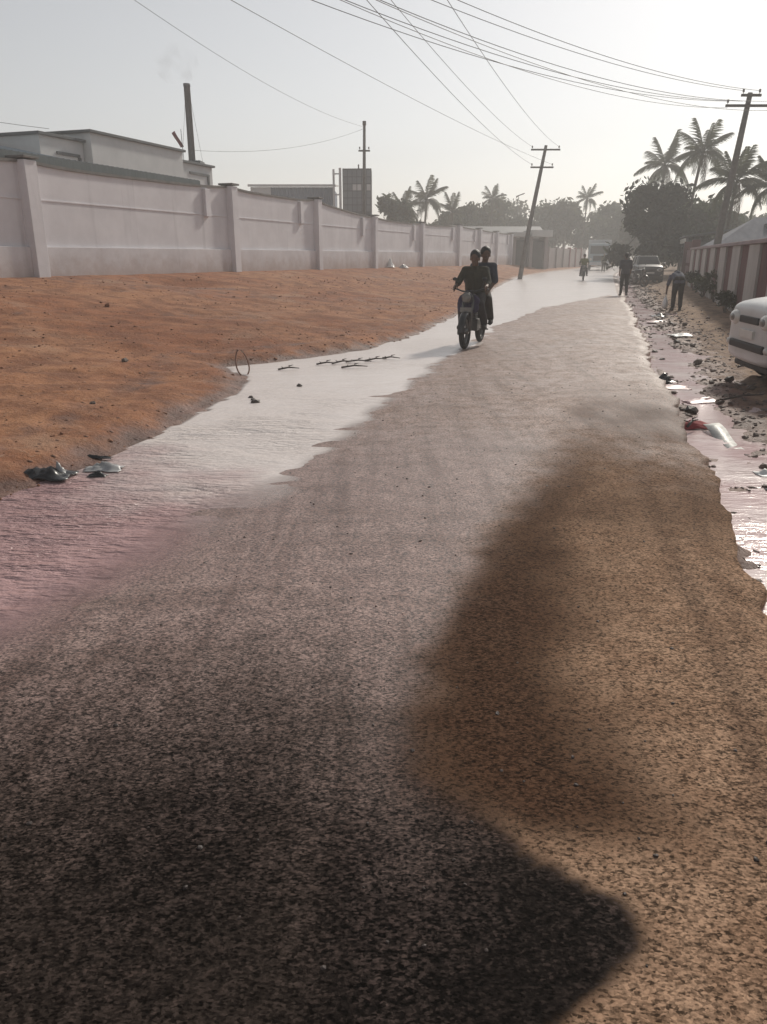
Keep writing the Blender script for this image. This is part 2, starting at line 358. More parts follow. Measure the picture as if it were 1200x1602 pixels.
dustA = np.clip(0.92 - 0.45 * np.exp(-((URr + 0.35) / 0.35) ** 2) * sst(YR, 4, 12), 0, 1)
road = obj('road', grid_mesh('road', XR_, YR, ZR, {'film': filmA, 'dust': dustA, 'damp': dampA, 'track': trkA, 'silt_glare': silt_glareA, 'soak': soakA}, M_ROAD)); tag(road, kind='structure')

# --- water
w = NG('muddy_water')
wp = w.mapping((1, 1, 1), (0, 0, R(-12)))
rip = w.noise(1.0, 3, 0.55, w.mapping((2.2, 6.5, 1), (0, 0, R(14)))); rip2 = w.noise(1.0, 3, 0.6, w.mapping((12, 30, 1), (0, 0, R(8)))); swl = w.noise(1.3, 3, 0.5)
calm = w.ss(w.noise(0.55, 3, 0.6), 0.40, 0.62); ripa = w.attr('ripple')
pale = w.attr('pale')  # milky water with sky glare painted into the base colour further off
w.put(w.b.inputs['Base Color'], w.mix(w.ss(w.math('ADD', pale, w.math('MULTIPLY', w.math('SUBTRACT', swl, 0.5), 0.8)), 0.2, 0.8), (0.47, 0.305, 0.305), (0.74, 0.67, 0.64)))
w.put(w.b.inputs['Alpha'], w.attr('cover'))
w.put(w.b.inputs['Roughness'], w.math('MULTIPLY_ADD', pale, 0.10, 0.12)); w.b.inputs['IOR'].default_value = 1.33
amp = w.math('MULTIPLY', ripa, w.math('MULTIPLY_ADD', calm, 0.6, 0.4))
w.put(w.b.inputs['Normal'], w.bump(w.math('ADD', rip, w.math('MULTIPLY', rip2, 0.4)), amp, 0.13))
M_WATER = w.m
wy = ys[(ys > -8) & (ys < 175)]
wk = np.linspace(0, 1, 60)
wl = xL(wy) - 0.6; wr = np.minimum(xR(wy) + 0.6, rc(wy) + 0.55)
XWt = wl[:, None] + (wr - wl)[:, None] * wk[None, :]; YWt = np.repeat(wy[:, None], 60, 1)
rz = 0.011 * fbm(XWt * 2.2, YWt * 4.5, 61, 3) * np.clip(1.3 - YWt / 20, 0, 1)
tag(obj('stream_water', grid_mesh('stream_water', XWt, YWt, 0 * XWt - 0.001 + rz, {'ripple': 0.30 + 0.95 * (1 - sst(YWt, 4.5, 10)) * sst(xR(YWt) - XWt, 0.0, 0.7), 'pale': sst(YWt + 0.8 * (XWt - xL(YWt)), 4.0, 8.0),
    'cover': np.where(YWt < 14, sst(-0.001 - np.where(XWt > rc(YWt) + U_L, z_road(XWt, YWt), z_ground(XWt, YWt)), -0.002, 0.003 + 0.012 * (1 - sst(YWt, 3, 6.5))), 1.0)}, M_WATER)), kind='structure')
sy = ys[(ys > -6) & (ys < 90)]
XS = (rc(sy) + U_R + 0.0)[:, None] + np.linspace(-0.05, 2.6, 14)[None, :]; YS = np.repeat(sy[:, None], 14, 1)
tag(obj('roadside_water', grid_mesh('roadside_water', XS, YS, 0 * XS - 0.066, {'ripple': 0.15, 'pale': 0.4, 'cover': 1.0}, M_WATER)), kind='structure')

def zg(x, y): return float(z_ground(np.array([x]), np.array([y]))[0])
def zr(x, y): return float(z_road(np.array([x]), np.array([y]))[0])

# ------------------------------------------------------------------ boundary wall of the factory
def plaster(name, c1, c2, splash):
    g = NG(name); blot = g.noise(0.8, 6, 0.65); st = g.noise(1.0, 5, 0.6, g.mapping((2.6, 2.6, 0.16))); fine = g.noise(35, 4, 0.6)
    c = g.mix(g.ss(blot, 0.32, 0.68), c1, c2)
    c = g.mix(g.math('MULTIPLY', g.ss(st, 0.56, 0.76), 0.35), c, tuple(v * 0.55 for v in c1))
    sp = g.N.new('ShaderNodeSeparateXYZ'); g.L.new(g.tc.outputs['Object'], sp.inputs[0])
    h = g.math('ADD', sp.outputs[2], g.math('MULTIPLY', g.math('SUBTRACT', g.noise(2.5, 6, 0.7), 0.5), -1.1))
    c = g.mix(g.math('MULTIPLY', g.ss(h, 1.75, 0.85), splash), c, (0.27, 0.16, 0.11))
    g.put(g.b.inputs['Base Color'], c); g.b.inputs['Roughness'].default_value = 0.92; g.b.inputs['Specular IOR Level'].default_value = 0.25
    g.put(g.b.inputs['Normal'], g.bump(g.math('ADD', fine, g.math('MULTIPLY', blot, 2.0)), 0.3, 0.015)); return g.m
M_PLASTER = plaster('pale_plaster', (0.60, 0.585, 0.61), (0.69, 0.675, 0.70), 0.10)
M_COPING = mat('stained_coping', (0.12, 0.115, 0.11), (0.2, 0.19, 0.18), 0.9, 3, 0.3, 20)
M_PLINTH = plaster('splashed_plinth', (0.56, 0.54, 0.56), (0.66, 0.64, 0.66), 0.5)
def wall_run(root, bays, zb, zt, depth, stub=True, sag=0.0):
    """bays: list of s positions of pilasters; local x runs along the wall, -y faces the road"""
    for i in range(len(bays) - 1):
        s0, s1 = bays[i], bays[i + 1]; n = 12; v = []; f = []
        za, zc = zt[i], zt[i + 1]
        for k in range(n + 1):
            q = k / n; s = s0 + (s1 - s0) * q
            top = za + (zc - za) * q - sag * (1 - (2 * q - 1) ** 4)
            v += [(s, 0, zb), (s, 0, top), (s, 0.2, top), (s, 0.2, zb)]
        for k in range(n):
            o = k * 4
            f += [(o, o + 4, o + 5, o + 1), (o + 1, o + 5, o + 6, o + 2), (o + 2, o + 6, o + 7, o + 3)]
        MB().add(v, f).build('wall_panel', M_PLASTER, root)
        v = []; f = []
        for k in range(n + 1):
            q = k / n; s = s0 + (s1 - s0) * q; top = za + (zc - za) * q - sag * (1 - (2 * q - 1) ** 4)
            v += [(s, -0.05, top + 0.002), (s, -0.05, top + 0.07), (s, 0.25, top + 0.07), (s, 0.25, top + 0.002)]
        for k in range(n):
            o = k * 4
            f += [(o, o + 4, o + 5, o + 1), (o + 1, o + 5, o + 6, o + 2), (o + 2, o + 6, o + 7, o + 3), (o + 3, o + 7, o + 4, o)]
        MB().add(v, f).build('coping', M_COPING, root)
        bx('plinth', root, M_PLINTH, s0 + 0.2, s1 - 0.2, -0.09, -0.001, zb, zb + 1.25, 0.01)
        bx('rail', root, M_PLASTER, s0 + 0.21, s1 - 0.21, -0.02, -0.001, zb + 2.31, zb + 2.35, 0.006)
        if stub:
            top = za + (zc - za) * 0.86 - 0.06 - sag * 0.8
            bx('stub_pilaster', root, M_PLASTER, s1 - 1.75, s1 - 1.45, -0.13, -0.002, top - 0.85, top, 0.01)
    for i, s in enumerate(bays):
        p = bx('pilaster', root, M_PLASTER, s - 0.2, s + 0.2, -0.24, 0.02, zb, zt[i] + 0.04, 0.012)
        bx('cap', p, M_COPING, s - 0.25, s + 0.25, -0.29, 0.26, zt[i] + 0.072, zt[i] + 0.13, 0.01)
wall = thing('boundary_wall', 'long pale pinkish plastered wall with pilasters behind the bare red plot', 'wall', (-8.85, 18.9, 0), math.atan2(1, 0.348))
S = lambda Y: (Y - 18.9) * 1.0588
wall_run(wall, [S(q) for q in (-8, 2, 11, 19.8, 28.85, 35.8, 42.7, 51.0, 60.0)], 0.5, [3.64, 3.64, 3.64, 3.64, 3.78, 3.80, 3.42, 3.40, 3.6], 0.2, True, 0.10)
w2 = thing('boundary_wall', 'far greyish stretch of plastered wall ending at the gatehouse behind the pole', 'wall', (5.45, 60.2, 0), math.atan2(19.5, 7.0))
wall_run(w2, [0.45, 7.0, 13.8, 20.6], 0.3, [3.6, 3.55, 3.5, 3.5], 0.2, True, 0.08)
w3 = thing('boundary_wall', 'low far wall with reddish pilasters left of the pale blue truck', 'wall', (17.3, 85.0, 0), math.atan2(26, 10.5))
M_FAR = mat('far_wall_paint', (0.24, 0.20, 0.20), (0.32, 0.27, 0.27), 0.9, 0.6)
M_FARR = mat('far_wall_red', (0.22, 0.09, 0.09), (0.27, 0.12, 0.12), 0.9, 0.6)
for k in range(6):
    bx('wall_panel', w3, M_FAR, k * 4.6 + 0.18, k * 4.6 + 4.42, 0, 0.2, 0, 2.3)
    bx('pilaster', w3, M_FARR if k > 2 else M_FAR, k * 4.6 - 0.18, k * 4.6 + 0.18, -0.15, 0.25, 0, 2.45, 0.01)

# gatehouse between the two far walls
gh = thing('gatehouse', 'small gatehouse with pale roof slabs and dark doorways behind the leaning pole', 'gatehouse', (13.0, 81.5, 0), 0.15)
M_SLAB = mat('white_slab', (0.42, 0.43, 0.42), (0.5, 0.5, 0.49), 0.85, 1)
M_DARKDOOR = mat('dark_door', (0.035, 0.033, 0.035), (0.06, 0.055, 0.055), 0.7, 2)
for x in (0, 1.75, 3.35): bx('pillar', gh, M_FAR, x, x + 0.32, 0, 2.0, 0, 3.3, 0.02)
bx('door', gh, M_DARKDOOR, 0.34, 1.73, 0.4, 0.5, 0.2, 3.0); bx('door', gh, M_DARKDOOR, 2.09, 3.33, 0.3, 0.4, 0.2, 2.9)
bx('back_wall', gh, M_FAR, 0.34, 3.33, 1.7, 1.85, 0, 3.2)
bx('roof_slab', gh, M_SLAB, -0.2, 1.55, -0.5, 2.2, 3.32, 3.75, 0.03); bx('roof_slab', gh, M_SLAB, 1.75, 3.9, -0.6, 2.3, 3.31, 3.95, 0.03)
gt = thing('pale_shed', 'long low pale shed beyond the far end of the plastered wall', 'shed', (8.0, 97, -0.6), 0.05)
M_PALE = mat('pale_shed_wall', (0.30, 0.28, 0.28), (0.36, 0.34, 0.33), 0.9, 0.7)
bx('wall', gt, M_PALE, 0, 11, 0, 5, 0, 4.6, 0.02)
MB().add([(-.3, -.4, 4.62), (11.3, -.4, 4.62), (11.3, 5.4, 4.62), (-.3, 5.4, 4.62), (-.3, 2.5, 5.5), (11.3, 2.5, 5.5)], [(0, 1, 5, 4), (2, 3, 4, 5), (0, 4, 3), (1, 2, 5), (0, 3, 2, 1)]).build('roof', mat('grey_sheet', (0.13, 0.13, 0.135), (0.18, 0.18, 0.185), 0.6, 1), gt)
for k in range(3): bx('window', gt, M_DARKDOOR, 1.5 + k * 3.4, 2.7 + k * 3.4, -0.03, -0.004, 3.3, 4.2)

# ------------------------------------------------------------------ factory behind the wall
M_FAC = mat('factory_grey', (0.50, 0.515, 0.52), (0.60, 0.61, 0.61), 0.9, 0.9, 0.15, 20)
M_TRIM = mat('factory_trim', (0.085, 0.095, 0.10), (0.13, 0.14, 0.145), 0.8, 2)
M_SHEETROOF = mat('green_grey_sheet', (0.055, 0.072, 0.075), (0.095, 0.115, 0.118), 0.55, 2, stretch=(6, 1, 1))
fa = thing('factory_building', 'pale grey factory block with stepped parapet and dark coping behind the wall', 'building', (-15.5, 18.9, 0), math.atan2(1, 0.348))
F = lambda Y: (Y - 18.9) * 1.0588
def parapet(y0, y1, z0, z1, dep, d0=0.0):
    p = bx('parapet', fa, M_FAC, F(y0), F(y1), d0, d0 + dep, 0.4, z1)
    bx('coping', p, M_TRIM, F(y0) - 0.12, F(y1) + 0.12, d0 - 0.12, d0 + dep + 0.1, z1 + 0.003, z1 + 0.10, 0.01)
    return p
p = parapet(29.6, 31.75, 4, 5.58, 6, 0.35)
bx('trim', p, M_TRIM, F(30.35), F(31.5), 0.30, 0.345, 5.03, 5.13); bx('trim', p, M_TRIM, F(31.42), F(31.54), 0.29, 0.343, 4.0, 5.02)
parapet(31.8, 37.6, 4, 5.92, 8, 0.0)
p = parapet(37.65, 40.3, 4, 5.55, 5, 0.25)
bx('trim', p, M_TRIM, F(38.4), F(40.0), 0.20, 0.245, 5.12, 5.22); bx('trim', p, M_TRIM, F(39.85), F(39.97), 0.19, 0.243, 4.0, 5.11)
# lean-to roof between the wall and the factory, corrugated
def corrugated(name, parent, m, x0, x1, ya, za, yb, zb, pitch=0.22, amp=0.03, thick=0.02):
    n = max(4, int((x1 - x0) / pitch * 4)); v = []; f = []
    for k in range(n + 1):
        x = x0 + (x1 - x0) * k / n; d = amp * math.sin(2 * PI * (x - x0) / pitch)
        v += [(x, ya, za + d), (x, yb, zb + d), (x, yb, zb + d - thick), (x, ya, za + d - thick)]
    for k in range(n):
        o = 4 * k; f += [(o, o + 4, o + 5, o + 1), (o + 2, o + 6, o + 7, o + 3), (o + 3, o + 7, o + 4, o), (o + 1, o + 5, o + 6, o + 2)]
    f += [(0, 1, 2, 3), (4 * n, 4 * n + 3, 4 * n + 2, 4 * n + 1)]
    return MB().add(v, f).build(name, m, parent)
lt = thing('lean_to_shed', 'dark sheet-roofed lean-to showing just above the near part of the wall', 'shed', (-8.85, 18.9, 0), math.atan2(1, 0.348))
corrugated('roof', lt, M_SHEETROOF, S(8), S(27.6), 0.35, 3.90, 3.2, 4.12)
bx('fascia', lt, M_SHEETROOF, S(8), S(27.6), 0.30, 0.345, 3.62, 3.90)
for q in (9, 14, 19, 24, 27.4): bx('post', lt, M_TRIM, S(q) - 0.06, S(q) + 0.06, 3.0, 3.1, 0.5, 4.05)
ls = thing('sheet_roof_shed', 'bluish sheet roof rising behind the wall at the left edge', 'shed', (-15.5, 18.9, 0), math.atan2(1, 0.348))
M_BLUES = mat('blue_grey_sheet', (0.17, 0.21, 0.24), (0.23, 0.27, 0.30), 0.5, 1.5, stretch=(5, 1, 1))
corrugated('roof', ls, M_BLUES, F(16), F(29.4), -1.6, 4.55, 2.5, 5.35)
bx('wall', ls, M_FAC, F(16.1), F(29.3), -1.2, 2.3, 0.4, 4.5)
# chimney stack with guy wires
ch = thing('chimney_stack', 'tall thin dark smokestack rising from the factory roof', 'chimney', (-9.35, 41.0, 0), 0)
M_STACK = mat('sooty_steel', (0.10, 0.10, 0.105), (0.16, 0.16, 0.165), 0.75, 3)
MB().lathe([(0.01, 4.5), (0.17, 4.5), (0.15, 9.15), (0.165, 9.16), (0.165, 9.28), (0.13, 9.28), (0.12, 8.9), (0.01, 8.9)], 20).build('stack', M_STACK, ch, True)
MB().box(-0.5, 0.5, -0.5, 0.5, 0.4, 5.9).build('base', M_TRIM, ch)
for a in (40, 160, 280):
    MB().tube([(0.15 * math.cos(R(a)), 0.15 * math.sin(R(a)), 8.6), (0.6 * math.cos(R(a)), 0.6 * math.sin(R(a)), 5.7)], 0.008, 4).build('stay_wire', M_STACK, ch)
fl = thing('flag', 'small dark red pennant on a thin pole beside the smokestack', 'flag', (-9.6, 40.4, 5.9), 0)
MB().tube([(0, 0, -0.4), (-0.05, 0, 1.35)], 0.015, 6).build('pole', M_TRIM, fl)
v = []; f = []
for k in range(7):
    q = k / 6; v += [(-0.05 - 0.42 * q * 0.9 + 0.35, 0.06 * math.sin(q * 6), 0.55 + 0.62 * q), (-0.05 - 0.42 * q * 0.9 + 0.50 - 0.02 * q, 0.06 * math.sin(q * 6 + 1), 0.60 + 0.68 * q)]
f = [(2 * k, 2 * k + 1, 2 * k + 3, 2 * k + 2) for k in range(6)]
o = MB().add([(p[0] - 0.42, p[1], p[2]) for p in v], f).build('pennant', mat('red_cloth', (0.16, 0.04, 0.045), (0.22, 0.06, 0.06), 0.9, 5), fl)
o.modifiers.new('s', 'SOLIDIFY').thickness = 0.012
# smoke
sm = MB().ell((-9.8, 41.0, 10.1), (1.1, 0.8, 0.85), 20, 12); smo = sm.build('smoke', None, None, True)
ms = bpy.data.materials.new('thin_smoke'); ms.use_nodes = True; t = ms.node_tree; t.nodes.remove(t.nodes['Principled BSDF'])
pv_ = t.nodes.new('ShaderNodeVolumePrincipled'); pv_.inputs['Color'].default_value = (0.35, 0.35, 0.36, 1)
tcn = t.nodes.new('ShaderNodeTexCoord'); nzn = t.nodes.new('ShaderNodeTexNoise'); nzn.inputs['Scale'].default_value = 1.6; nzn.inputs['Detail'].default_value = 3
mr = t.nodes.new('ShaderNodeMapRange'); mr.inputs[1].default_value = 0.48; mr.inputs[2].default_value = 0.72; mr.inputs[4].default_value = 0.28
t.links.new(tcn.outputs['Object'], nzn.inputs['Vector']); t.links.new(nzn.outputs['Fac'], mr.inputs[0]); t.links.new(mr.outputs[0], pv_.inputs['Density'])
t.links.new(pv_.outputs[0], t.nodes['Material Output'].inputs['Volume']); smo.data.materials.append(ms); tag(smo, kind='stuff'); tag(smo, 'faint wisp of grey smoke above the smokestack', 'smoke')

# blue shed and gridded tower further along
bs = thing('blue_shed', 'long blue sheet-clad shed seen above the wall, left of the gridded block', 'shed', (-11.2, 70, 0), 0.0)
M_BLUE = mat('blue_cladding', (0.12, 0.155, 0.21), (0.17, 0.205, 0.26), 0.55, 1.2, stretch=(4, 1, 1))
n = 60; v = []; f = []
for k in range(n + 1):
    x = 6.95 * k / n; d = -0.05 * (k % 2); v += [(x, d, 0.5), (x, d, 7.0)]
f = [(2 * k, 2 * k + 2, 2 * k + 3, 2 * k + 1) for k in range(n)]
MB().add(v, f).build('cladding', M_BLUE, bs)
bx('end_wall', bs, M_FAC, 0, 1.7, -0.12, -0.07, 0.5, 6.98); bx('wall', bs, M_BLUE, 0, 6.95, 0.02, 6, 0.5, 6.9)
MB().add([(-.2, -.3, 7.02), (7.1, -.3, 7.02), (7.1, 6, 7.5), (-.2, 6, 7.5), (-.2, -.3, 7.2), (7.1, -.3, 7.2), (7.1, 6, 7.62), (-.2, 6, 7.62)], [(0, 1, 5, 4), (1, 2, 6, 5), (2, 3, 7, 6), (3, 0, 4, 7), (4, 5, 6, 7), (0, 3, 2, 1)]).build('roof', mat('pale_roof_edge', (0.5, 0.5, 0.5), (0.6, 0.6, 0.6), 0.6, 1), bs)
tw = thing('gridded_block', 'blue-grey block with a grid of panes behind the thin utility pole', 'building', (-4.25, 69, 0), 0.0)
M_PANE = mat('grey_pane', (0.10, 0.115, 0.14), (0.16, 0.175, 0.20), 0.35, 0.9); M_FRAME = mat('pale_frame', (0.46, 0.47, 0.48), (0.56, 0.56, 0.57), 0.7, 1)
M_GRID = mat('grid_bar', (0.05, 0.055, 0.065), (0.08, 0.08, 0.09), 0.7, 1)
bx('wall', tw, M_GRID, 0.85, 3.25, 0, 3, 0.5, 8.35); bx('column', tw, M_FRAME, 0.03, 0.2, 0, 0.2, 0.5, 8.3); bx('column', tw, M_FRAME, 0.55, 0.75, 0, 0.2, 0.5, 8.4)
bx('rail', tw, M_FRAME, 0.21, 0.54, 0.05, 0.15, 7.9, 8.0); bx('rail', tw, M_FRAME, 0.21, 0.54, 0.05, 0.15, 6.3, 6.4)
for i in range(6):
    for j in range(6):
        pale_pane = (i in (1, 2, 3, 5) and j == 3 and i != 1)  # panes given the pale frame colour
        bx('pane', tw, M_FRAME if pale_pane else M_PANE, 0.90 + i * 0.39, 0.90 + i * 0.39 + 0.33, -0.03, -0.003, 5.05 + j * 0.54, 5.05 + j * 0.54 + 0.47)
bx('vent_pipe', tw, M_GRID, 2.1, 2.22, 1, 1.12, 8.36, 8.75)

# ------------------------------------------------------------------ right side: banded compound wall and sheds
M_WHITE = mat('dirty_white_paint', (0.34, 0.315, 0.30), (0.47, 0.45, 0.43), 0.88, 2.2, 0.2, 25, stretch=(1, 1, 0.4))
M_MAROON = mat('faded_maroon_paint', (0.085, 0.03, 0.032), (0.14, 0.055, 0.055), 0.88, 2.0, 0.2, 25, stretch=(1, 1, 0.4))
M_PINKC = mat('pink_coping', (0.25, 0.19, 0.20), (0.33, 0.26, 0.27), 0.88, 2)
cw = thing('compound_wall', 'compound wall painted in maroon and white upright bands behind the white car', 'wall', (6.6, 11.4, 0), math.atan2(1, 0.31))
seg = 1.75; n = 17
for k in range(n):
    m = M_MAROON if k % 2 else M_WHITE; x0 = k * seg
    bx('maroon_band' if k % 2 else 'white_band', cw, m, x0 + 0.004, x0 + seg - 0.004, 0, 0.2 if k % 2 else 0.26, -0.3, 1.80, 0.01)
bx('coping', cw, M_PINKC, -0.05, n * seg + 0.05, -0.06, 0.32, 1.804, 1.90, 0.015)
gr = thing('maroon_gate', 'patterned maroon metal gate beyond the banded wall, below the white eave', 'gate', (15.9, 41.2, 0), math.atan2(1, 0.31))
M_PINKG = mat('pink_panel', (0.20, 0.12, 0.125), (0.27, 0.17, 0.17), 0.7, 2)
for k in range(2):
    lf = bx('gate_leaf', gr, M_MAROON, 0.1 + k * 3.0, 3.04 + k * 3.0, 0, 0.06, 0.15, 1.95, 0.01)
    for i in range(4):
        for j in range(2): bx('panel', lf, M_PINKG, 0.25 + k * 3 + i * 0.7, 0.78 + k * 3 + i * 0.7, 0.063, 0.09, 0.3 + j * 0.85, 0.98 + j * 0.85, 0.02)
for x in (-0.35, 6.1): bx('gate_post', gr, M_MAROON, x, x + 0.4, -0.15, 0.25, 0, 2.3, 0.02)

sh = thing('blue_roof_house', 'house with broad blue-grey hipped sheet roof behind the banded wall', 'house', (15.5, 37.6, 0), R(-15.5))
M_BROOF = mat('blue_grey_roof', (0.15, 0.155, 0.18), (0.21, 0.215, 0.24), 0.95, 1.0, spec=0.1, stretch=(4, 1, 1))
bx('wall', sh, M_WHITE, 0.35, 8.2, 0.4, 5.8, 0, 2.0)
rv = [(-0.1, -0.1, 2.02), (8.6, -0.1, 2.02), (8.6, 6.2, 2.02), (-0.1, 6.2, 2.02), (1.9, 3.1, 3.3), (6.4, 3.1, 3.3)]
MB().add(rv + [(x, y, z - 0.06) for x, y, z in rv[:4]], [(0, 1, 5, 4), (1, 2, 5), (2, 3, 4, 5), (3, 0, 4), (0, 6, 7, 1), (1, 7, 8, 2), (2, 8, 9, 3), (3, 9, 6, 0), (6, 9, 8, 7)]).build('roof', M_BROOF, sh)
bx('skylight', sh, M_TRIM, 2.2, 3.4, 1.7, 2.2, 2.72, 2.98)
es = thing('eaved_shop', 'low dark shop with pale eave strip between dark tree and utility pole', 'shop', (19.2, 50.5, 0), math.atan2(1, 0.31))
bx('wall', es, mat('dark_shop_wall', (0.07, 0.07, 0.07), (0.11, 0.105, 0.10), 0.9, 1), 0, 6, -4, 0, 0, 2.35)
bx('eave_board', es, mat('pale_eave', (0.55, 0.54, 0.50), (0.65, 0.64, 0.6), 0.8, 2), -0.4, 5, 0.42, 0.5, 2.28, 2.55)
MB().add([(-.6, .55, 2.62), (6.4, .55, 2.62), (6.4, -4.4, 3.3), (-.6, -4.4, 3.3), (-.6, .55, 2.7), (6.4, .55, 2.7), (6.4, -4.4, 3.4), (-.6, -4.4, 3.4)], [(0, 1, 5, 4), (1, 2, 6, 5), (2, 3, 7, 6), (3, 0, 4, 7), (4, 5, 6, 7), (0, 3, 2, 1)]).build('roof', M_TRIM, es)
for x in (0.1, 2.6, 5.2): bx('post', es, M_TRIM, x, x + 0.1, 0.25, 0.35, 0, 2.6)

# ------------------------------------------------------------------ utility poles and wires
M_POLE = mat('weathered_concrete_pole', (0.10, 0.095, 0.09), (0.17, 0.16, 0.15), 0.9, 4, 0.3, 30)
M_IRON = mat('rusty_iron', (0.05, 0.045, 0.042), (0.09, 0.075, 0.065), 0.75, 8)
M_INS = mat('brown_insulator', (0.07, 0.05, 0.045), (0.12, 0.09, 0.08), 0.35, 8)
M_WIRE = mat('wire_black', (0.05, 0.05, 0.05), (0.07, 0.07, 0.07), 0.6, 8)
def pole(label, base, top, arms, r0=0.16, r1=0.10, ang=0.0):
    b = Vector(base); t = Vector(top) - b
    o = thing('utility_pole', label, 'utility pole', base, 0, 'utility poles')
    MB().tube([Vector((0, 0, -0.6)) - t * 0.02, t * 0.33, t * 0.66, t], [r0, r0 * 0.9, (r0 + r1) / 2, r1], 10).build('shaft', M_POLE, o, True)
    d = Vector((math.cos(ang), math.sin(ang), 0)); pts = []
    for q, half, n in arms:
        c = t * q - Vector((0, 0, 0)) + Vector((-d.y, d.x, 0)) * -(r1 + 0.05)
        tilt = Vector((0, 0, -0.03))
        M = Matrix.Translation(c) @ Matrix.Rotation(ang, 4, 'Z')
        arm = MB().box(-half, half, -0.04, 0.04, -0.05, 0.05, M).build('crossarm', M_IRON, o, bevel=0.008)
        for k in range(n):
            s = -half + 0.08 + (2 * half - 0.16) * (k / max(n - 1, 1)); p = c + d * s + Vector((0, 0, 0.052))
            MB().lathe([(0.012, 0), (0.012, 0.06), (0.045, 0.06), (0.05, 0.09), (0.035, 0.11), (0.05, 0.13), (0.045, 0.17), (0.02, 0.19), (0.002, 0.19)], 8, Matrix.Translation(p)).build('insulator', M_INS, arm, True)
            pts.append(b + p + Vector((0, 0, 0.12)))
    return o, pts
PR, pr = pole('leaning utility pole rising behind the banded wall, in front of the palms', (14.6, 36.0, 0.2), (15.35, 36.0, 8.0), [(0.985, 0.42, 2), (0.935, 0.98, 3)], 0.17, 0.10, 0.0)
PM, pm_ = pole('leaning pole with insulators at the end of the bare plot beside the stream', (9.35, 55.0, 0.55), (10.6, 55.0, 8.35), [(0.965, 0.95, 2), (0.83, 0.75, 2)], 0.17, 0.10, 0.0)
MB().tube([(0.0, -0.12, 4.9), (-0.55, -0.12, 4.7)], 0.03, 6).build('bracket', M_IRON, PM)
PT, pt_ = pole('thin upright pole behind the wall in front of the gridded block', (-1.35, 55.5, 0.6), (-1.25, 55.5, 9.6), [(0.83, 0.38, 2)], 0.13, 0.09, 0.0)
MB().tube([(0.1, 0, 9.0), (0.1, 0, 9.25)], 0.12, 8).build('cap', M_IRON, PT)
def wire(label, a, b, sag, r=0.008, n=40):
    a = Vector(a); b = Vector(b)
    pts = [a.lerp(b, k / n) - Vector((0, 0, sag * 4 * (k / n) * (1 - k / n))) for k in range(n + 1)]
    tag(MB().tube(pts, r, 5).build('overhead_wire', M_WIRE, None, True), label, 'wire', 'overhead wires')
WB = [(-12.5, 9.6, 9.9), (-11.8, 9.0, 9.9), (-12.6, 11.2, 9.4), (-12.0, 10.4, 9.4), (-11.4, 9.6, 9.4)]
WL = ['wire ending at the left tip of the top arm, pole behind banded wall',
      'wire ending at the right tip of the top arm, pole behind banded wall',
      'wire ending at the left tip of the lower arm, pole behind banded wall',
      'wire ending at the middle of the lower arm, pole behind banded wall',
      'lowest wire of the bundle, ending at the right tip of the lower arm']
for k in range(5): wire(WL[k], pr[k], WB[k], 1.25 + 0.1 * k, 0.009)
wire('slack lower wire below the bundle, ending at the left of the lower arm', pr[2] - Vector((0, 0, 0.25)), (-11.2, 8.7, 9.0), 1.55, 0.008)
wire('slackest wire below the bundle, passing the pole behind the banded wall', pr[4] - Vector((0, 0, 0.35)), (-10.8, 8.2, 8.9), 1.6, 0.008)
wire('wire from the top edge to the left insulator of the pole by the stream', pm_[0], (-7.2, -4, 8.6), 1.0)
wire('wire from the top edge to the right insulator of the pole by the stream', pm_[1], (-5.9, -4, 8.6), 1.15)
wire('lower of the wires running to the leaning pole by the stream', pm_[2], (-6.9, -4, 7.9), 0.9)
wire('leftmost long wire slanting down from the top edge to the thin upright pole', (-1.25, 55.5, 9.5), (-12.5, 4, 11.0), 1.5)
wire('thin long wire slanting past the thin pole towards the leaning pole by the stream', pm_[3], (-13.4, -1.5, 8.3), 0.6)
wire('nearly level wire running from the smokestack to the thin upright pole', (-9.2, 41.0, 6.4), (-1.3, 55.5, 9.4), 0.5)
wire('short wire at the left edge running down to the stepped parapet', (-11.7, 29.7, 5.75), (-24, 29, 8.2), 0.3)

# ------------------------------------------------------------------ trees
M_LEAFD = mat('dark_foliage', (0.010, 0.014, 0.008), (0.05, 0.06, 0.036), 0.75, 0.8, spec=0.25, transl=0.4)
M_LEAFM = mat('mid_foliage', (0.02, 0.03, 0.016), (0.085, 0.10, 0.055), 0.75, 0.7, spec=0.25, transl=0.4)
M_LEAFO = mat('olive_foliage', (0.05, 0.055, 0.03), (0.09, 0.09, 0.05), 0.75, 0.9, spec=0.25, transl=0.4)
M_BARK = mat('bark', (0.06, 0.048, 0.04), (0.12, 0.10, 0.085), 0.95, 6, 0.5, 25)
M_FROND = mat('palm_frond_green', (0.05, 0.06, 0.034), (0.10, 0.11, 0.065), 0.6, 1.0, spec=0.35, transl=0.4)
M_FRONDD = mat('palm_frond_dry', (0.09, 0.075, 0.05), (0.14, 0.115, 0.08), 0.8, 1.0)
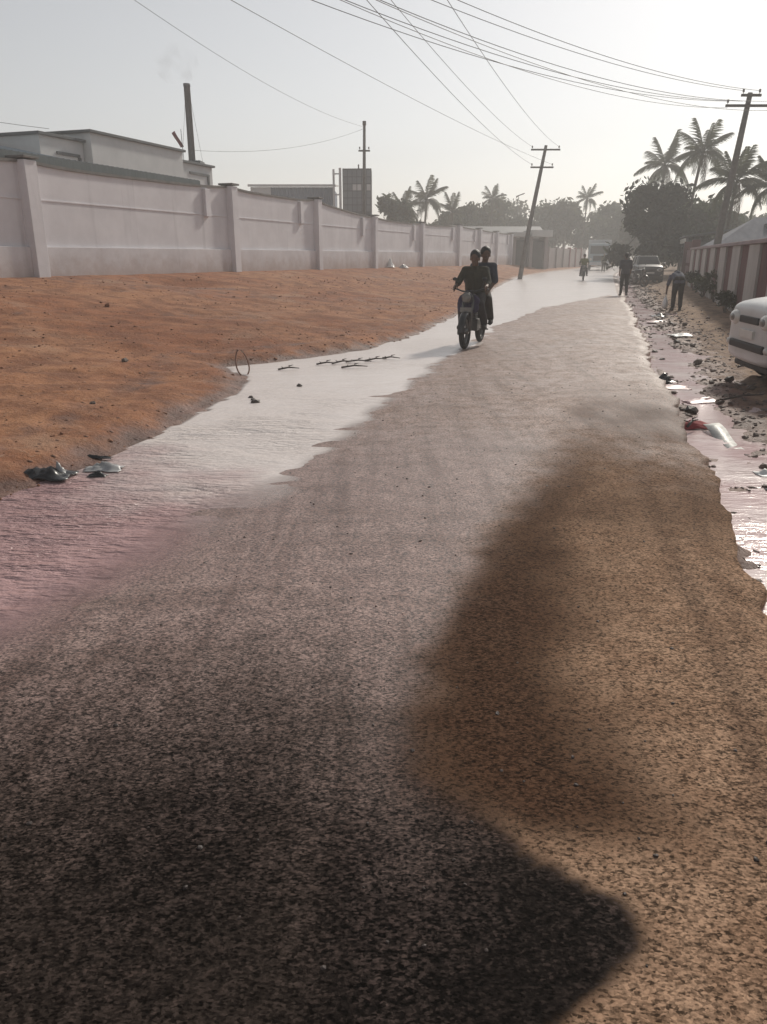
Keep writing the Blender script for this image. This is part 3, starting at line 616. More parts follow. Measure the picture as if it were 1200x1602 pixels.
def leaf_mesh(name, blobs, n, size, material, seed):
    rng = np.random.default_rng(seed); bl = np.array(blobs, float); vol = bl[:, 3] ** 2; pick = rng.choice(len(bl), n, p=vol / vol.sum())
    d = rng.normal(size=(n, 3)); d /= np.linalg.norm(d, axis=1)[:, None]
    rr = rng.random(n) ** 0.5 * (0.75 + 0.65 * rng.random(n) ** 2)
    c = bl[pick, :3] + d * (rr * bl[pick, 3])[:, None] * np.array([1, 1, 0.82])
    a = rng.normal(size=(n, 3)); a /= np.linalg.norm(a, axis=1)[:, None]
    b = np.cross(a, rng.normal(size=(n, 3))); b /= np.linalg.norm(b, axis=1)[:, None]
    s = size * (0.6 + 0.8 * rng.random(n))[:, None]
    v = np.stack([c - a * s, c + b * s * 0.45, c + a * s, c - b * s * 0.45], 1).reshape(-1, 3)
    me = bpy.data.meshes.new(name); me.from_pydata(v.tolist(), [], np.arange(4 * n).reshape(n, 4).tolist()); me.update(); me.materials.append(material)
    return me
def tree(label, loc, h, w, seed, material, nleaf=1600, size=0.28, name='leafy_tree', low=0.25, group='trees beyond the walls', lean=0.0):
    rnd = random.Random(seed); o = thing(name, label, 'tree', loc, 0, group)
    blobs = []; tr = MB(); top = Vector((lean, 0, h * 0.62)); rt = max(0.06, h * 0.022)
    tr.tube([(0, 0, -0.4), (0.05 * lean, 0.03, h * 0.2), Vector((lean * 0.5, -0.05, h * 0.42)), top], [rt * 1.3, rt, rt * 0.75, rt * 0.4], 8)
    for k in range(11):
        a = 2 * PI * k / 11 + rnd.random(); q = low + (1 - low) * rnd.random() ** 0.8
        rad = w * 0.5 * (0.35 + 0.6 * rnd.random()) * math.sqrt(max(0.1, 1 - (q - 0.45) ** 2 * 2.6))
        p = Vector((lean + math.cos(a) * rad, math.sin(a) * rad, h * (0.1 + 0.82 * q)))
        r = w * (0.13 + 0.11 * rnd.random()); blobs.append((*p, r))
        s0 = top * (0.45 + 0.5 * rnd.random())
        tr.tube([s0, s0.lerp(p, 0.5) + Vector((0, 0, 0.1 * h * rnd.random())), p], [rt * 0.42, rt * 0.25, rt * 0.08], 5)
    blobs.append((lean, 0, h * 0.58, w * 0.27))
    tr.build('trunk', M_BARK, o, True)
    obj('crown', leaf_mesh('crown', blobs, nleaf, size, material, seed), o)
    return o
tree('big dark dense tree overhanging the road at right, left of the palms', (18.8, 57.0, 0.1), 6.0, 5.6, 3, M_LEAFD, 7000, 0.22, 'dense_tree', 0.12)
tree('second dark tree behind the dense one, next to the pale eave', (24.0, 63.0, 0.1), 6.2, 6.0, 4, M_LEAFM, 4200, 0.26, 'dense_tree', 0.1)
tree('round green bush-like tree behind the wall right of the gridded block', (1.1, 84, 0.3), 7.0, 4.4, 5, M_LEAFM, 3600, 0.24, 'bushy_tree', 0.1)
fl_ = [(10.0, 110, 8.6, 7), (14, 118, 9.0, 8), (18, 122, 10.0, 7.5), (23, 126, 9.4, 8), (27.5, 124, 10.2, 7.5), (32, 120, 9.6, 8), (29, 140, 11.0, 10), (37, 132, 10.8, 8.5),
       (41, 122, 8.8, 7), (47, 120, 9.4, 8), (33, 104, 6.2, 6), (38, 92, 6.0, 6.5), (31, 82, 5.2, 5.5), (6.6, 106, 8.0, 6), (53, 112, 8.5, 8), (29, 70, 5.0, 5.5), (22, 148, 11.5, 10), (15, 140, 10.5, 10)]
fd = ['just right of the small palm', 'third from the small palm in the grey tree line', 'taller crown left of the leaning pole', 'crown right behind the leaning pole', 'pointed crown above the far wall',
      'crown above the pale blue truck', 'far crown in the gap over the road', 'tall far crown left of the dense tree', 'crown behind the dense tree', 'far crown behind the palms', 'low crown at the road bend',
      'low crown behind the second dark tree', 'low green crown behind the pale eave', 'small crown beside the bushy tree', 'far crown at the right edge', 'low crown between pole and palms', 'farthest crown over the gatehouse', 'far crown over the pale shed']
for k, (x, y, h, w_) in enumerate(fl_):
    h *= 0.9
    tree('hazy grey-green tree, ' + fd[k], (x, y, 0.1), h, w_, 20 + k, (M_LEAFM, M_LEAFO, M_LEAFM)[k % 3], 2600, 0.40)

# coconut palms: every frond is a piece of its own, from a few shared shapes
def frond_mesh(name, L, droop, seed, material, nl=34):
    rnd = random.Random(seed); m = MB(); path = []
    for k in range(13):
        q = k / 12; path.append(Vector((L * (q - 0.12 * droop * q * q), 0.06 * L * math.sin(q * 2 + seed), L * (0.30 * q - droop * 0.62 * q ** 2.1))))
    m.tube(path, [0.045 * (1 - 0.85 * k / 12) + 0.004 for k in range(13)], 4)
    for k in range(nl):
        q = 0.12 + 0.87 * (k + 0.4 * rnd.random()) / nl; i = min(int(q * 12), 11); p = path[i].lerp(path[i + 1], q * 12 - i); t = (path[i + 1] - path[i]).normalized()
        ll = L * 0.30 * math.sin(PI * (0.12 + 0.84 * q)) ** 0.7 * (0.8 + 0.4 * rnd.random())
        for sgn in (-1, 1):
            side = Vector((-t.y, t.x, 0)).normalized() * sgn
            dv = (side * 0.72 + t * 0.55 + Vector((0, 0, -0.28 - 0.5 * droop * q - 0.25 * rnd.random()))).normalized()
            e = p + dv * ll + Vector((0, 0, -0.16 * ll)); mid = p + dv * ll * 0.5 ; wv = t * 0.036
            m.add([p - wv * 0.6, p + wv * 0.6, mid + wv, e, mid - wv], [(0, 1, 2, 4), (4, 2, 3)])
    return m.mesh(name, material)
FR = [frond_mesh('frond', 2.5, d, 3 + k, M_FROND) for k, d in enumerate((0.25, 0.6, 1.0, 1.35))] + [frond_mesh('dry_frond', 2.2, 1.7, 11, M_FRONDD, 24)]
def palm(label, loc, h, lean, seed, sc=1.0, nf=17):
    rnd = random.Random(seed); o = thing('coconut_palm', label, 'palm tree', loc, 0, 'coconut palms')
    path = [Vector((lean[0] * (k / 8) ** 1.6, lean[1] * (k / 8) ** 1.6, -0.4 + (h + 0.4) * k / 8)) for k in range(9)]
    MB().tube(path, [0.21 * sc, 0.15 * sc] + [0.13 * sc] * 5 + [0.12 * sc, 0.14 * sc], 10).build('trunk', M_BARK, o, True)
    tp = path[-1]
    for k in range(nf):
        q = k / (nf - 1); a = k * 2.39996 + rnd.random() * 0.4
        me = FR[4] if q > 0.93 else FR[min(3, int(q * 4))]
        f = bpy.data.objects.new(me.name.split('.')[0], me); COL.objects.link(f); f.parent = o; f.location = tp
        f.rotation_euler = Euler((0, -R(62 - 95 * q + rnd.uniform(-8, 8)), a), 'XYZ'); f.scale = [1.18 * sc * rnd.uniform(0.82, 1.15)] * 3
    for k in range(5):
        a = k * 1.26; MB().ell(tp + Vector((0.2 * math.cos(a), 0.2 * math.sin(a), -0.28)) * sc, (0.11 * sc, 0.11 * sc, 0.14 * sc), 8, 6).build('coconut', M_FRONDD, o, True)
    return o
palm('leftmost of the three coconut palms above the dark tree', (24.6, 74, 0.1), 8.9, (0.3, 0), 1, 0.98)
palm('tallest coconut palm in the middle of the three, slim bare trunk', (22.0, 60, 0.1), 8.4, (0.85, 0.2), 2, 0.82)
palm('coconut palm partly hidden behind the leaning utility pole at right', (20.9, 50, 0.1), 5.6, (0.3, 0), 3, 0.80)
palm('palm cut by the right edge of the frame', (23.8, 50, 0.1), 5.4, (-0.2, 0), 8, 0.8)
palm('small shaggy palm behind the wall right of the bushy tree', (4.5, 92, 0.2), 7.2, (0.3, 0), 4, 0.9, 16)
palm('shaggy palm leaning left between the bushy tree and the other shaggy palm', (2.6, 90, 0.2), 6.0, (-0.5, 0), 14, 0.85, 15)
palm('little far palm poking above the wall between shaggy palm and leaning pole', (8.2, 99, 0.2), 6.3, (0.1, 0), 5, 0.75, 16)
palm('slender far palm above the tree line left of the leaning pole', (14.6, 112, 0.2), 8.6, (0.2, 0), 6, 0.7, 14)
palm('far palm above the hazy tree line left of the dark tree', (28.8, 118, 0.2), 9.0, (0.3, 0), 7, 0.75, 14)
def shrub(label, loc, h, w_, seed, m):
    o = thing('shrub', label, 'shrub', loc, 0, 'shrubs at the foot of the banded wall'); rnd = random.Random(seed); st = MB(); bl = []
    for k in range(7):
        a = rnd.random() * 6.28; p = Vector((math.cos(a) * w_ * 0.4 * rnd.random(), math.sin(a) * w_ * 0.4 * rnd.random(), h * (0.4 + 0.5 * rnd.random())))
        st.tube([(0, 0, -0.1), p * 0.5 + Vector((0.03, 0, 0)), p], [0.015, 0.01, 0.004], 5); bl.append((*p, w_ * 0.2))
    st.build('stem', M_BARK, o); obj('foliage', leaf_mesh('foliage', bl, 420, 0.07, m, seed), o)
shrub('dark green shrub against the banded wall, right of the man with the bag', (11.6, 29.0, 0.12), 0.75, 1.3, 1, M_LEAFM)
shrub('olive shrub against a white band of the compound wall', (10.9, 26.2, 0.12), 0.9, 1.1, 2, M_LEAFO)
shrub('small dusty shrub by the maroon gate', (13.4, 34.5, 0.1), 0.8, 1.4, 3, M_LEAFD)
shrub('scrubby weeds beside the banded wall above the white car', (9.3, 21.6, 0.12), 0.45, 0.9, 4, M_LEAFO)

# ------------------------------------------------------------------ people
def remeshed(mb, name, voxel, material, parent, smooth_it=3):
    me = mb.mesh(name + '_raw'); o = bpy.data.objects.new('tmp', me); COL.objects.link(o)
    r = o.modifiers.new('r', 'REMESH'); r.mode = 'VOXEL'; r.voxel_size = voxel; r.use_smooth_shade = True
    s = o.modifiers.new('s', 'SMOOTH'); s.iterations = smooth_it; s.factor = 0.5
    dg = bpy.context.evaluated_depsgraph_get(); me2 = bpy.data.meshes.new_from_object(o.evaluated_get(dg)); me2.name = name
    bpy.data.objects.remove(o); bpy.data.meshes.remove(me)
    me2.materials.clear(); me2.materials.append(material); me2.polygons.foreach_set('use_smooth', [True] * len(me2.polygons))
    return obj(name, me2, parent)
M_SKIN = mat('brown_skin', (0.10, 0.055, 0.035), (0.14, 0.078, 0.05), 0.55, 6)
M_HAIR = mat('black_hair', (0.008, 0.007, 0.007), (0.018, 0.016, 0.015), 0.5, 30, 0.4, 120)
M_EYE = mat('dark_eye', (0.03, 0.025, 0.02), (0.05, 0.045, 0.04), 0.4, 5)
def lerp(a, b, q): return tuple(a[i] + (b[i] - a[i]) * q for i in range(3))
def walk_pose(st=0.2, arm=0.15, h=1.0, look=(1, 0, 0)):
    J = dict(pel=(0, 0, .92), wst=(0, 0, 1.06), chs=(0.01, 0, 1.27), nck=(0.0, 0, 1.44), hed=(0.03, 0, 1.58), look=look)
    for s, n in ((1, 'L'), (-1, 'R')):
        q = s
        J['hip' + n] = (0, s * .085, .90); J['kne' + n] = (q * st * .55 + .03, s * .09, .49); J['ank' + n] = (q * st - .02, s * .09, .085 + (.03 if q < 0 else 0)); J['toe' + n] = (q * st + .15, s * .11, .035)
        J['sho' + n] = (0, s * .185, 1.385); J['elb' + n] = (-q * arm * .5 - .02, s * .235, 1.11); J['wri' + n] = (-q * arm + .05, s * .235, .88); J['hnd' + n] = (-q * arm + .08, s * .22, .79)
    return J
def person(label, J, cols, loc, rotz, scale=1.0, vox=0.011, group=None, sleeve=0.95, sandals=True, cap=None, pants_to=0.92):
    o = thing('person', label, 'person', loc, rotz, group); o.scale = (scale,) * 3
    V = lambda k: Vector(J[k]); b = MB(); lk = Vector(J['look']).normalized(); up = Vector((0, 0, 1)); sd_ = up.cross(lk).normalized()
    for s in (-.06, .06):
        dy = Vector((0, s, 0)); b.cap(V('pel') + dy, V('wst') + dy * .8, .105, .095); b.cap(V('wst') + dy * .8, V('chs') + dy * 1.15, .095, .115)
    b.cap(V('chs') + Vector((0, 0, .06)), V('nck'), .10, .06); b.cap(V('nck') - Vector((0, 0, .02)), V('hed') - up * .03, .052, .055)
    b.cap(V('shoL'), V('shoR'), .062, .062)
    H_ = V('hed'); b.ell(H_ + up * .025, (.098, .078, .105), 16, 12, Matrix((lk, sd_, up)).transposed()); b.cap(H_ + lk * .035 - up * .055, H_ + lk * .055 - up * .075, .055, .04)
    b.cap(H_ + lk * .092 + up * .005, H_ + lk * .108 - up * .025, .010, .015, 8)                       # nose
    b.cap(H_ + lk * .083 - sd_ * .022 - up * .058, H_ + lk * .083 + sd_ * .022 - up * .058, .011, .011, 8)   # lips
    for s in (-1, 1): b.ell(H_ + sd_ * s * .08 - up * .005, (.022, .012, .032), 8, 6)
    for n, s in (('L', 1), ('R', -1)):
        b.cap(V('hip' + n), V('kne' + n), .085, .058); b.cap(V('kne' + n), V('ank' + n), .056, .038); b.cap(V('ank' + n) - up * .02, V('toe' + n), .038, .032)
        b.cap(V('sho' + n), V('elb' + n), .052, .042); b.cap(V('elb' + n), V('wri' + n), .041, .028)
        w_ = V('wri' + n); h_ = V('hnd' + n); d = (h_ - w_).normalized(); acr = d.cross(Vector((0, s, 0.15))).normalized()
        b.cap(w_, w_ + d * .07, .028, .032); b.cap(w_ + d * .06 + acr * .022, w_ + d * .06 - acr * .022, .021, .021)
        cu = Vector((0, -s, 0)) * .25 if 'grip' not in J else Vector((0, 0, -.7))
        for i, fl2 in enumerate((.068, .078, .072, .056)):
            p0 = w_ + d * .085 + acr * (.028 - .0185 * i); p1 = p0 + (d + cu * .4).normalized() * fl2 * .55; p2 = p1 + (d * .7 + cu * 1.6).normalized() * fl2 * .5
            b.cap(p0, p1, .0095, .009, 8); b.cap(p1, p2, .009, .0075, 8)
        t0 = w_ + d * .03 + acr * .028; b.cap(t0, t0 + (d * .6 + acr).normalized() * .055, .012, .009, 8)
    remeshed(b, 'body', vox, M_SKIN, o, 2)
    c = MB()                                                            # shirt
    for s in (-.06, .06):
        dy = Vector((0, s, 0)); c.cap(V('pel') + dy + up * .0, V('wst') + dy, .125, .118); c.cap(V('wst') + dy, V('chs') + dy * 1.15, .118, .130)
    c.cap(V('chs') + up * .05, V('nck') - up * .03, .112, .072); c.cap(V('shoL') - up * .005, V('shoR') - up * .005, .072, .072)
    for n in 'LR':
        e = V('sho' + n).lerp(V('elb' + n), min(sleeve, 1)); c.cap(V('sho' + n), e, .066, .060)
        if sleeve > 1: c.cap(V('elb' + n), V('elb' + n).lerp(V('wri' + n), sleeve - 1), .058, .045)
    remeshed(c, 'shirt', vox * 1.15, cols[0], o, 9)
    c = MB()                                                            # trousers
    for s in (-.055, .055): c.cap(V('pel') + Vector((0, s, .05)), V('pel') + Vector((0, s, -.04)), .116, .116)
    for n in 'LR':
        e = V('kne' + n).lerp(V('ank' + n), pants_to); c.cap(V('hip' + n), V('kne' + n), .104, .078); c.cap(V('kne' + n), e, .076, .062)
    remeshed(c, 'trousers', vox * 1.15, cols[1], o, 2)
    hh_ = MB(); back = -lk                                              # hair
    hh_.ell(H_ + up * .052 + back * .02, (.108, .096, .105), 16, 10, Matrix((lk, sd_, up)).transposed()); hh_.cap(H_ + back * .05 - up * .01, H_ + back * .06 - up * .05, .062, .045)
    remeshed(hh_, 'hair', vox, M_HAIR, o, 1)
    for s in (-1, 1): MB().ell(H_ + lk * .086 + sd_ * s * .033 + up * .018, (.008, .013, .007), 8, 6).build('eye', M_EYE, o, True)
    for n in 'LR':
        f = MB(); f.cap(V('ank' + n) + Vector((-.04, 0, -.055)), V('toe' + n) + Vector((.01, 0, -.012)), .038, .036); f.cap(V('ank' + n) - up * .03, V('toe' + n), .045, .038)
        remeshed(f, 'shoe', vox, cols[2], o, 1)
    if cap:
        cp = MB(); cp.ell(H_ + up * .075, (.108, .098, .085), 16, 8, Matrix((lk, sd_, up)).transposed())
        cp.build('cap', cap, o, True)
    return o
cl = lambda n, c, k=1.5: mat(n, c, tuple(v * k for v in c), 0.9, 9, 0.4, 60)
M_SHOE = cl('dark_sandal', (0.02, 0.016, 0.014))
def pz(x, y): return max(zg(x, y), zr(x, y), -0.0) if -4 < x - float(rc(y)) < 0.8 else zg(x, y)
person('man in dark clothes walking on the right edge of the road', walk_pose(0.17, 0.12), (cl('charcoal_shirt', (0.045, 0.045, 0.052)), cl('black_trousers', (0.014, 0.012, 0.012)), M_SHOE), (9.75, 32.4, zr(8.7, 32.4) + 0.01), R(82), 0.96, 0.013)
BP = walk_pose(0.10, 0.0)
BP.update(pel=(0, 0, .88), wst=(.11, 0, .98), chs=(.29, 0, 1.04), nck=(.42, 0, 1.05), hed=(.53, 0, 1.03), look=(0.75, 0, -0.66))
for s_1, n_1 in ((1, 'L'), (-1, 'R')): BP.update({'sho' + n_1: (.35, s_1 * .18, 1.02), 'elb' + n_1: (.40, s_1 * .24, .77), 'wri' + n_1: (.44, s_1 * .25, .56), 'hnd' + n_1: (.46, s_1 * .25, .47)})
pb = person('man in blue-grey shirt bending over a white bag on the right shoulder of the road', BP, (cl('blue_grey_shirt', (0.075, 0.08, 0.105)), cl('brown_black_trousers', (0.018, 0.013, 0.012)), M_SHOE), (8.75, 23.7, zg(8.75, 23.7)), R(82), 0.95, 0.012)
person('far man in olive clothes in front of the pale blue truck', walk_pose(0.1, 0.08), (cl('olive_shirt', (0.06, 0.06, 0.03)), cl('dark_olive_trousers', (0.03, 0.028, 0.02)), M_SHOE), (21.3, 78.0, 0.03), R(-100), 1.0, 0.016)
# bag held in the hand
th = 0.95; a = R(82); hx, hy = 0.47, 0.25
bgx, bgy = 8.75 + th * (hx * math.cos(a) - hy * math.sin(a)), 23.7 + th * (hx * math.sin(a) + hy * math.cos(a))
bg = thing('carrier_bag', 'white plastic carrier bag held by the bending man in blue-grey', 'bag', (bgx, bgy, zg(8.75, 23.7) + 0.02), a)
M_BAG = mat('white_plastic', (0.62, 0.62, 0.60), (0.75, 0.75, 0.73), 0.45, 6, 0.4, 20)
MB().lathe([(0.02, 0.0), (0.11, 0.02), (0.15, 0.1), (0.14, 0.2), (0.09, 0.3), (0.04, 0.36)], 12, Matrix.Diagonal((1, 0.55, 1, 1))).build('sack', M_BAG, bg, True)
MB().tube([(-0.04, 0, 0.34), (-0.03, 0, 0.44), (0.03, 0, 0.44), (0.04, 0, 0.34)], 0.012, 6).build('handle', M_BAG, bg)

# ------------------------------------------------------------------ motorcycles
M_RUB = mat('tyre_rubber', (0.012, 0.012, 0.012), (0.022, 0.021, 0.02), 0.85, 20)
M_CHROME = mat('dull_metal', (0.10, 0.10, 0.10), (0.17, 0.165, 0.16), 0.4, 8, metal=0.7)
M_BLK = mat('black_paint', (0.012, 0.012, 0.014), (0.02, 0.02, 0.022), 0.35, 8)
M_SEAT = mat('black_vinyl', (0.014, 0.013, 0.013), (0.024, 0.022, 0.02), 0.6, 12)
M_LAMP = mat('lamp_glass', (0.55, 0.54, 0.5), (0.62, 0.6, 0.56), 0.12, 4)
M_RED = mat('red_lens', (0.25, 0.012, 0.01), (0.3, 0.02, 0.015), 0.25, 4)
M_GLASSY = mat('dusty_lens', (0.16, 0.15, 0.14), (0.22, 0.21, 0.19), 0.25, 4)
def torus(m, c, R0, r, n=28, k=8, M=None):
    v = []
    for i in range(n):
        a = 2 * PI * i / n
        for j in range(k):
            b = 2 * PI * j / k; rr = R0 + r * math.cos(b); v.append(Vector(c) + Vector((rr * math.cos(a), r * 1.1 * math.sin(b), rr * math.sin(a))))
    f = [(i * k + j, i * k + (j + 1) % k, ((i + 1) % n) * k + (j + 1) % k, ((i + 1) % n) * k + j) for i in range(n) for j in range(k)]
    return m.add(v, f)
def motorcycle(label, loc, rotz, tank_m):
    o = thing('motorcycle', label, 'motorcycle', loc, rotz, 'motorcycles')
    for x in (-0.62, 0.66):
        wh = MB(); torus(wh, (x, 0, 0.30), 0.255, 0.045); w_ = wh.build('tyre', M_RUB, o, True)
        rm = MB(); torus(rm, (x, 0, 0.30), 0.205, 0.014, 28, 6)
        for k in range(10):
            a = 2 * PI * k / 10; rm.tube([(x, 0.03 * (-1) ** k, 0.30), (x + 0.2 * math.cos(a), 0, 0.30 + 0.2 * math.sin(a))], 0.004, 4)
        rm.tube([(x, -0.06, 0.3), (x, 0.06, 0.3)], 0.05, 10); rm.build('rim', M_CHROME, w_, True)
    for s in (-1, 1): MB().tube([(0.66, s * 0.075, 0.30), (0.50, s * 0.085, 0.72), (0.43, s * 0.08, 0.92)], [0.022, 0.022, 0.02], 8).build('fork_leg', M_CHROME, o, True)
    MB().tube([(0.30, -0.32, 0.985), (0.37, -0.26, 1.0), (0.45, -0.1, 0.955), (0.45, 0.1, 0.955), (0.37, 0.26, 1.0), (0.30, 0.32, 0.985)], 0.014, 8).build('handlebar', M_BLK, o, True)
    for s in (-1, 1):
        mi = MB().tube([(0.40, s * 0.20, 0.98), (0.42, s * 0.25, 1.13)], 0.006, 5).build('mirror_stalk', M_BLK, o)
        MB().ell((0.42, s * 0.26, 1.16), (0.012, 0.045, 0.03), 12, 8).build('mirror', M_BLK, mi, True)
    hl = MB().ell((0.56, 0, 0.86), (0.08, 0.10, 0.095), 16, 10).build('headlamp', M_BLK, o, True)
    MB().ell((0.60, 0, 0.86), (0.055, 0.08, 0.078), 16, 10).build('lens', M_GLASSY, hl, True)
    fd_ = MB(); v = []; n = 12
    for k in range(n + 1):
        a = R(-5 + 125 * k / n); 
        for y, rr in ((-0.06, 0.315), (-0.03, 0.335), (0.03, 0.335), (0.06, 0.315)): v.append((0.66 + rr * math.cos(a), y, 0.30 + rr * math.sin(a)))
    fd_.add(v, [(k * 4 + j, k * 4 + j + 1, k * 4 + 5 + j, k * 4 + 4 + j) for k in range(n) for j in range(3)])
    q = fd_.build('front_mudguard', M_BLK, o, True); q.modifiers.new('s', 'SOLIDIFY').thickness = 0.006
    fd_ = MB(); v = []
    for k in range(n + 1):
        a = R(40 + 135 * k / n)
        for y, rr in ((-0.07, 0.325), (-0.035, 0.345), (0.035, 0.345), (0.07, 0.325)): v.append((-0.62 + rr * math.cos(a), y, 0.30 + rr * math.sin(a)))
    fd_.add(v, [(k * 4 + j, k * 4 + j + 1, k * 4 + 5 + j, k * 4 + 4 + j) for k in range(n) for j in range(3)])
    q = fd_.build('rear_mudguard', M_BLK, o, True); q.modifiers.new('s', 'SOLIDIFY').thickness = 0.006
    tk = MB(); tk.ell((0.20, 0, 0.80), (0.28, 0.13, 0.115), 18, 12); tk.ell((0.10, 0, 0.77), (0.20, 0.10, 0.09), 14, 10); remeshed(tk, 'fuel_tank', 0.02, tank_m, o)
    st_ = MB(); st_.cap((-0.02, 0, 0.76), (-0.62, 0, 0.80), 0.075, 0.085); st_.cap((-0.05, 0.06, 0.76), (-0.6, 0.06, 0.79), 0.06, 0.065); st_.cap((-0.05, -0.06, 0.76), (-0.6, -0.06, 0.79), 0.06, 0.065); remeshed(st_, 'seat', 0.02, M_SEAT, o)
    fr = MB(); fr.tube([(0.44, 0, 0.88), (0.40, 0, 0.70), (0.28, 0, 0.32), (-0.1, 0, 0.26), (-0.2, 0, 0.34)], 0.02, 8); fr.tube([(0.42, 0, 0.80), (0.0, 0, 0.70), (-0.75, 0, 0.72)], 0.018, 8)
    for s in (-1, 1): fr.tube([(-0.2, s * 0.06, 0.36), (-0.62, s * 0.09, 0.30)], 0.018, 8); fr.tube([(-0.62, s * 0.1, 0.31), (-0.45, s * 0.11, 0.70)], 0.022, 8)
    fr.tube([(-0.02, -0.27, 0.29), (-0.02, 0.27, 0.29)], 0.012, 6); fr.tube([(-0.34, -0.24, 0.36), (-0.34, 0.24, 0.36)], 0.012, 6); fr.build('frame', M_BLK, o, True)
    en = MB(); en.box(-0.12, 0.18, -0.11, 0.11, 0.27, 0.47)
    for k in range(6): en.box(0.03, 0.21, -0.085, 0.085, 0.48 + k * 0.028, 0.495 + k * 0.028)
    en.box(0.06, 0.18, -0.06, 0.06, 0.47, 0.66); en.build('engine', M_CHROME, o, bevel=0.006)
    MB().tube([(0.2, -0.05, 0.52), (0.32, -0.09, 0.40), (0.22, -0.14, 0.26), (-0.2, -0.15, 0.27), (-0.35, -0.16, 0.30), (-0.88, -0.17, 0.40)], [0.018, 0.018, 0.02, 0.024, 0.042, 0.045], 10).build('exhaust', M_CHROME, o, True)
    MB().ell((-0.90, 0, 0.68), (0.04, 0.07, 0.04), 12, 8).build('tail_light', M_RED, o, True)
    bx('number_plate', o, M_GLASSY, 0.635, 0.645, -0.1, 0.1, 0.62, 0.70)
    return o
BY = math.atan2(-1.68, -0.57); BX = (1.62, 14.2)
bz = zr(*BX) + 0.004
M_TANK = mat('maroon_tank', (0.06, 0.012, 0.012), (0.08, 0.016, 0.016), 0.3, 4)
motorcycle('motorcycle carrying two riders along the edge of the stream', (*BX, bz), BY, M_TANK)
motorcycle('parked motorcycle standing on the road edge beyond the walking man', (13.35, 42.6, zg(13.35, 42.6) + 0.01), R(-60), M_BLK)
D = dict(pel=(-.10, 0, .87), wst=(-.09, 0, 1.0), chs=(-.03, 0, 1.20), nck=(0.0, 0, 1.365), hed=(.04, 0, 1.495), look=(1, 0, -0.05), grip=1)
PQ = dict(pel=(-.46, .01, .92), wst=(-.45, .03, 1.06), chs=(-.40, .06, 1.26), nck=(-.37, .09, 1.425), hed=(-.33, .11, 1.555), look=(0.9, 0.42, 0), grip=1)
for s, n in ((1, 'L'), (-1, 'R')):
    D['hip' + n] = (-.08, s * .10, .85); D['kne' + n] = (.27, s * .165, .74); D['ank' + n] = (.02, s * .21, .37); D['toe' + n] = (.16, s * .23, .325)
    D['sho' + n] = (-.01, s * .18, 1.305); D['elb' + n] = (.12, s * .27, 1.09); D['wri' + n] = (.285, s * .275, 1.035); D['hnd' + n] = (.36, s * .275, 1.02)
    PQ['hip' + n] = (-.44, s * .10, .90); PQ['kne' + n] = (-.10, s * .23, .80); PQ['ank' + n] = (-.32, s * .25, .44); PQ['toe' + n] = (-.17, s * .27, .395)
    PQ['sho' + n] = (-.38, s * .18 + .07, 1.365); PQ['elb' + n] = (-.28, s * .26 + .05, 1.12); PQ['wri' + n] = (-.16, s * .20 + .02, .95); PQ['hnd' + n] = (-.09, s * .17 + .02, .90)
M_PURP = cl('purple_cloth', (0.032, 0.026, 0.058))
person('motorcycle driver in dark olive shirt gripping the handlebar', D, (cl('dark_olive_shirt', (0.032, 0.03, 0.02)), cl('dark_trousers', (0.022, 0.018, 0.02)), M_SHOE), (*BX, bz), BY, 1.0, 0.0085, 'riders on the motorcycle', 1.5)
person('pillion rider in slate blue shirt sitting behind the driver, head turned aside', PQ, (cl('slate_shirt', (0.042, 0.047, 0.06)), cl('brown_trousers', (0.03, 0.022, 0.018)), M_SHOE), (*BX, bz), BY, 1.0, 0.0085, 'riders on the motorcycle', 1.2)
FY = R(-103)
motorcycle('far motorcycle in the sheet of water under the rider in yellow-green', (12.95, 52.0, 0.0), FY, M_BLK)
person('rider in yellow-green shirt on the far motorcycle in the sheet of water', D, (cl('yellow_green_shirt', (0.10, 0.105, 0.035)), cl('dark_grey_trousers', (0.035, 0.033, 0.036)), M_SHOE), (12.95, 52.0, 0.0), FY, 1.0, 0.014, None, 1.0)
sk = thing('cloth_sack', 'dark purple cloth sack on the motorcycle in front of the driver', 'sack', (*BX, bz), BY)
t = MB(); t.ell((0.42, 0, 0.80), (0.06, 0.20, 0.13), 16, 10); t.ell((0.43, 0.07, 0.68), (0.05, 0.12, 0.10), 14, 8); t.ell((0.42, -0.09, 0.70), (0.05, 0.12, 0.11), 14, 8); remeshed(t, 'sack', 0.014, M_PURP, sk)
MB().tube([(0.43, -0.05, 0.91), (0.44, -0.04, 0.97), (0.44, 0.04, 0.97), (0.43, 0.05, 0.91)], 0.008, 6).build('tie', M_PURP, sk)

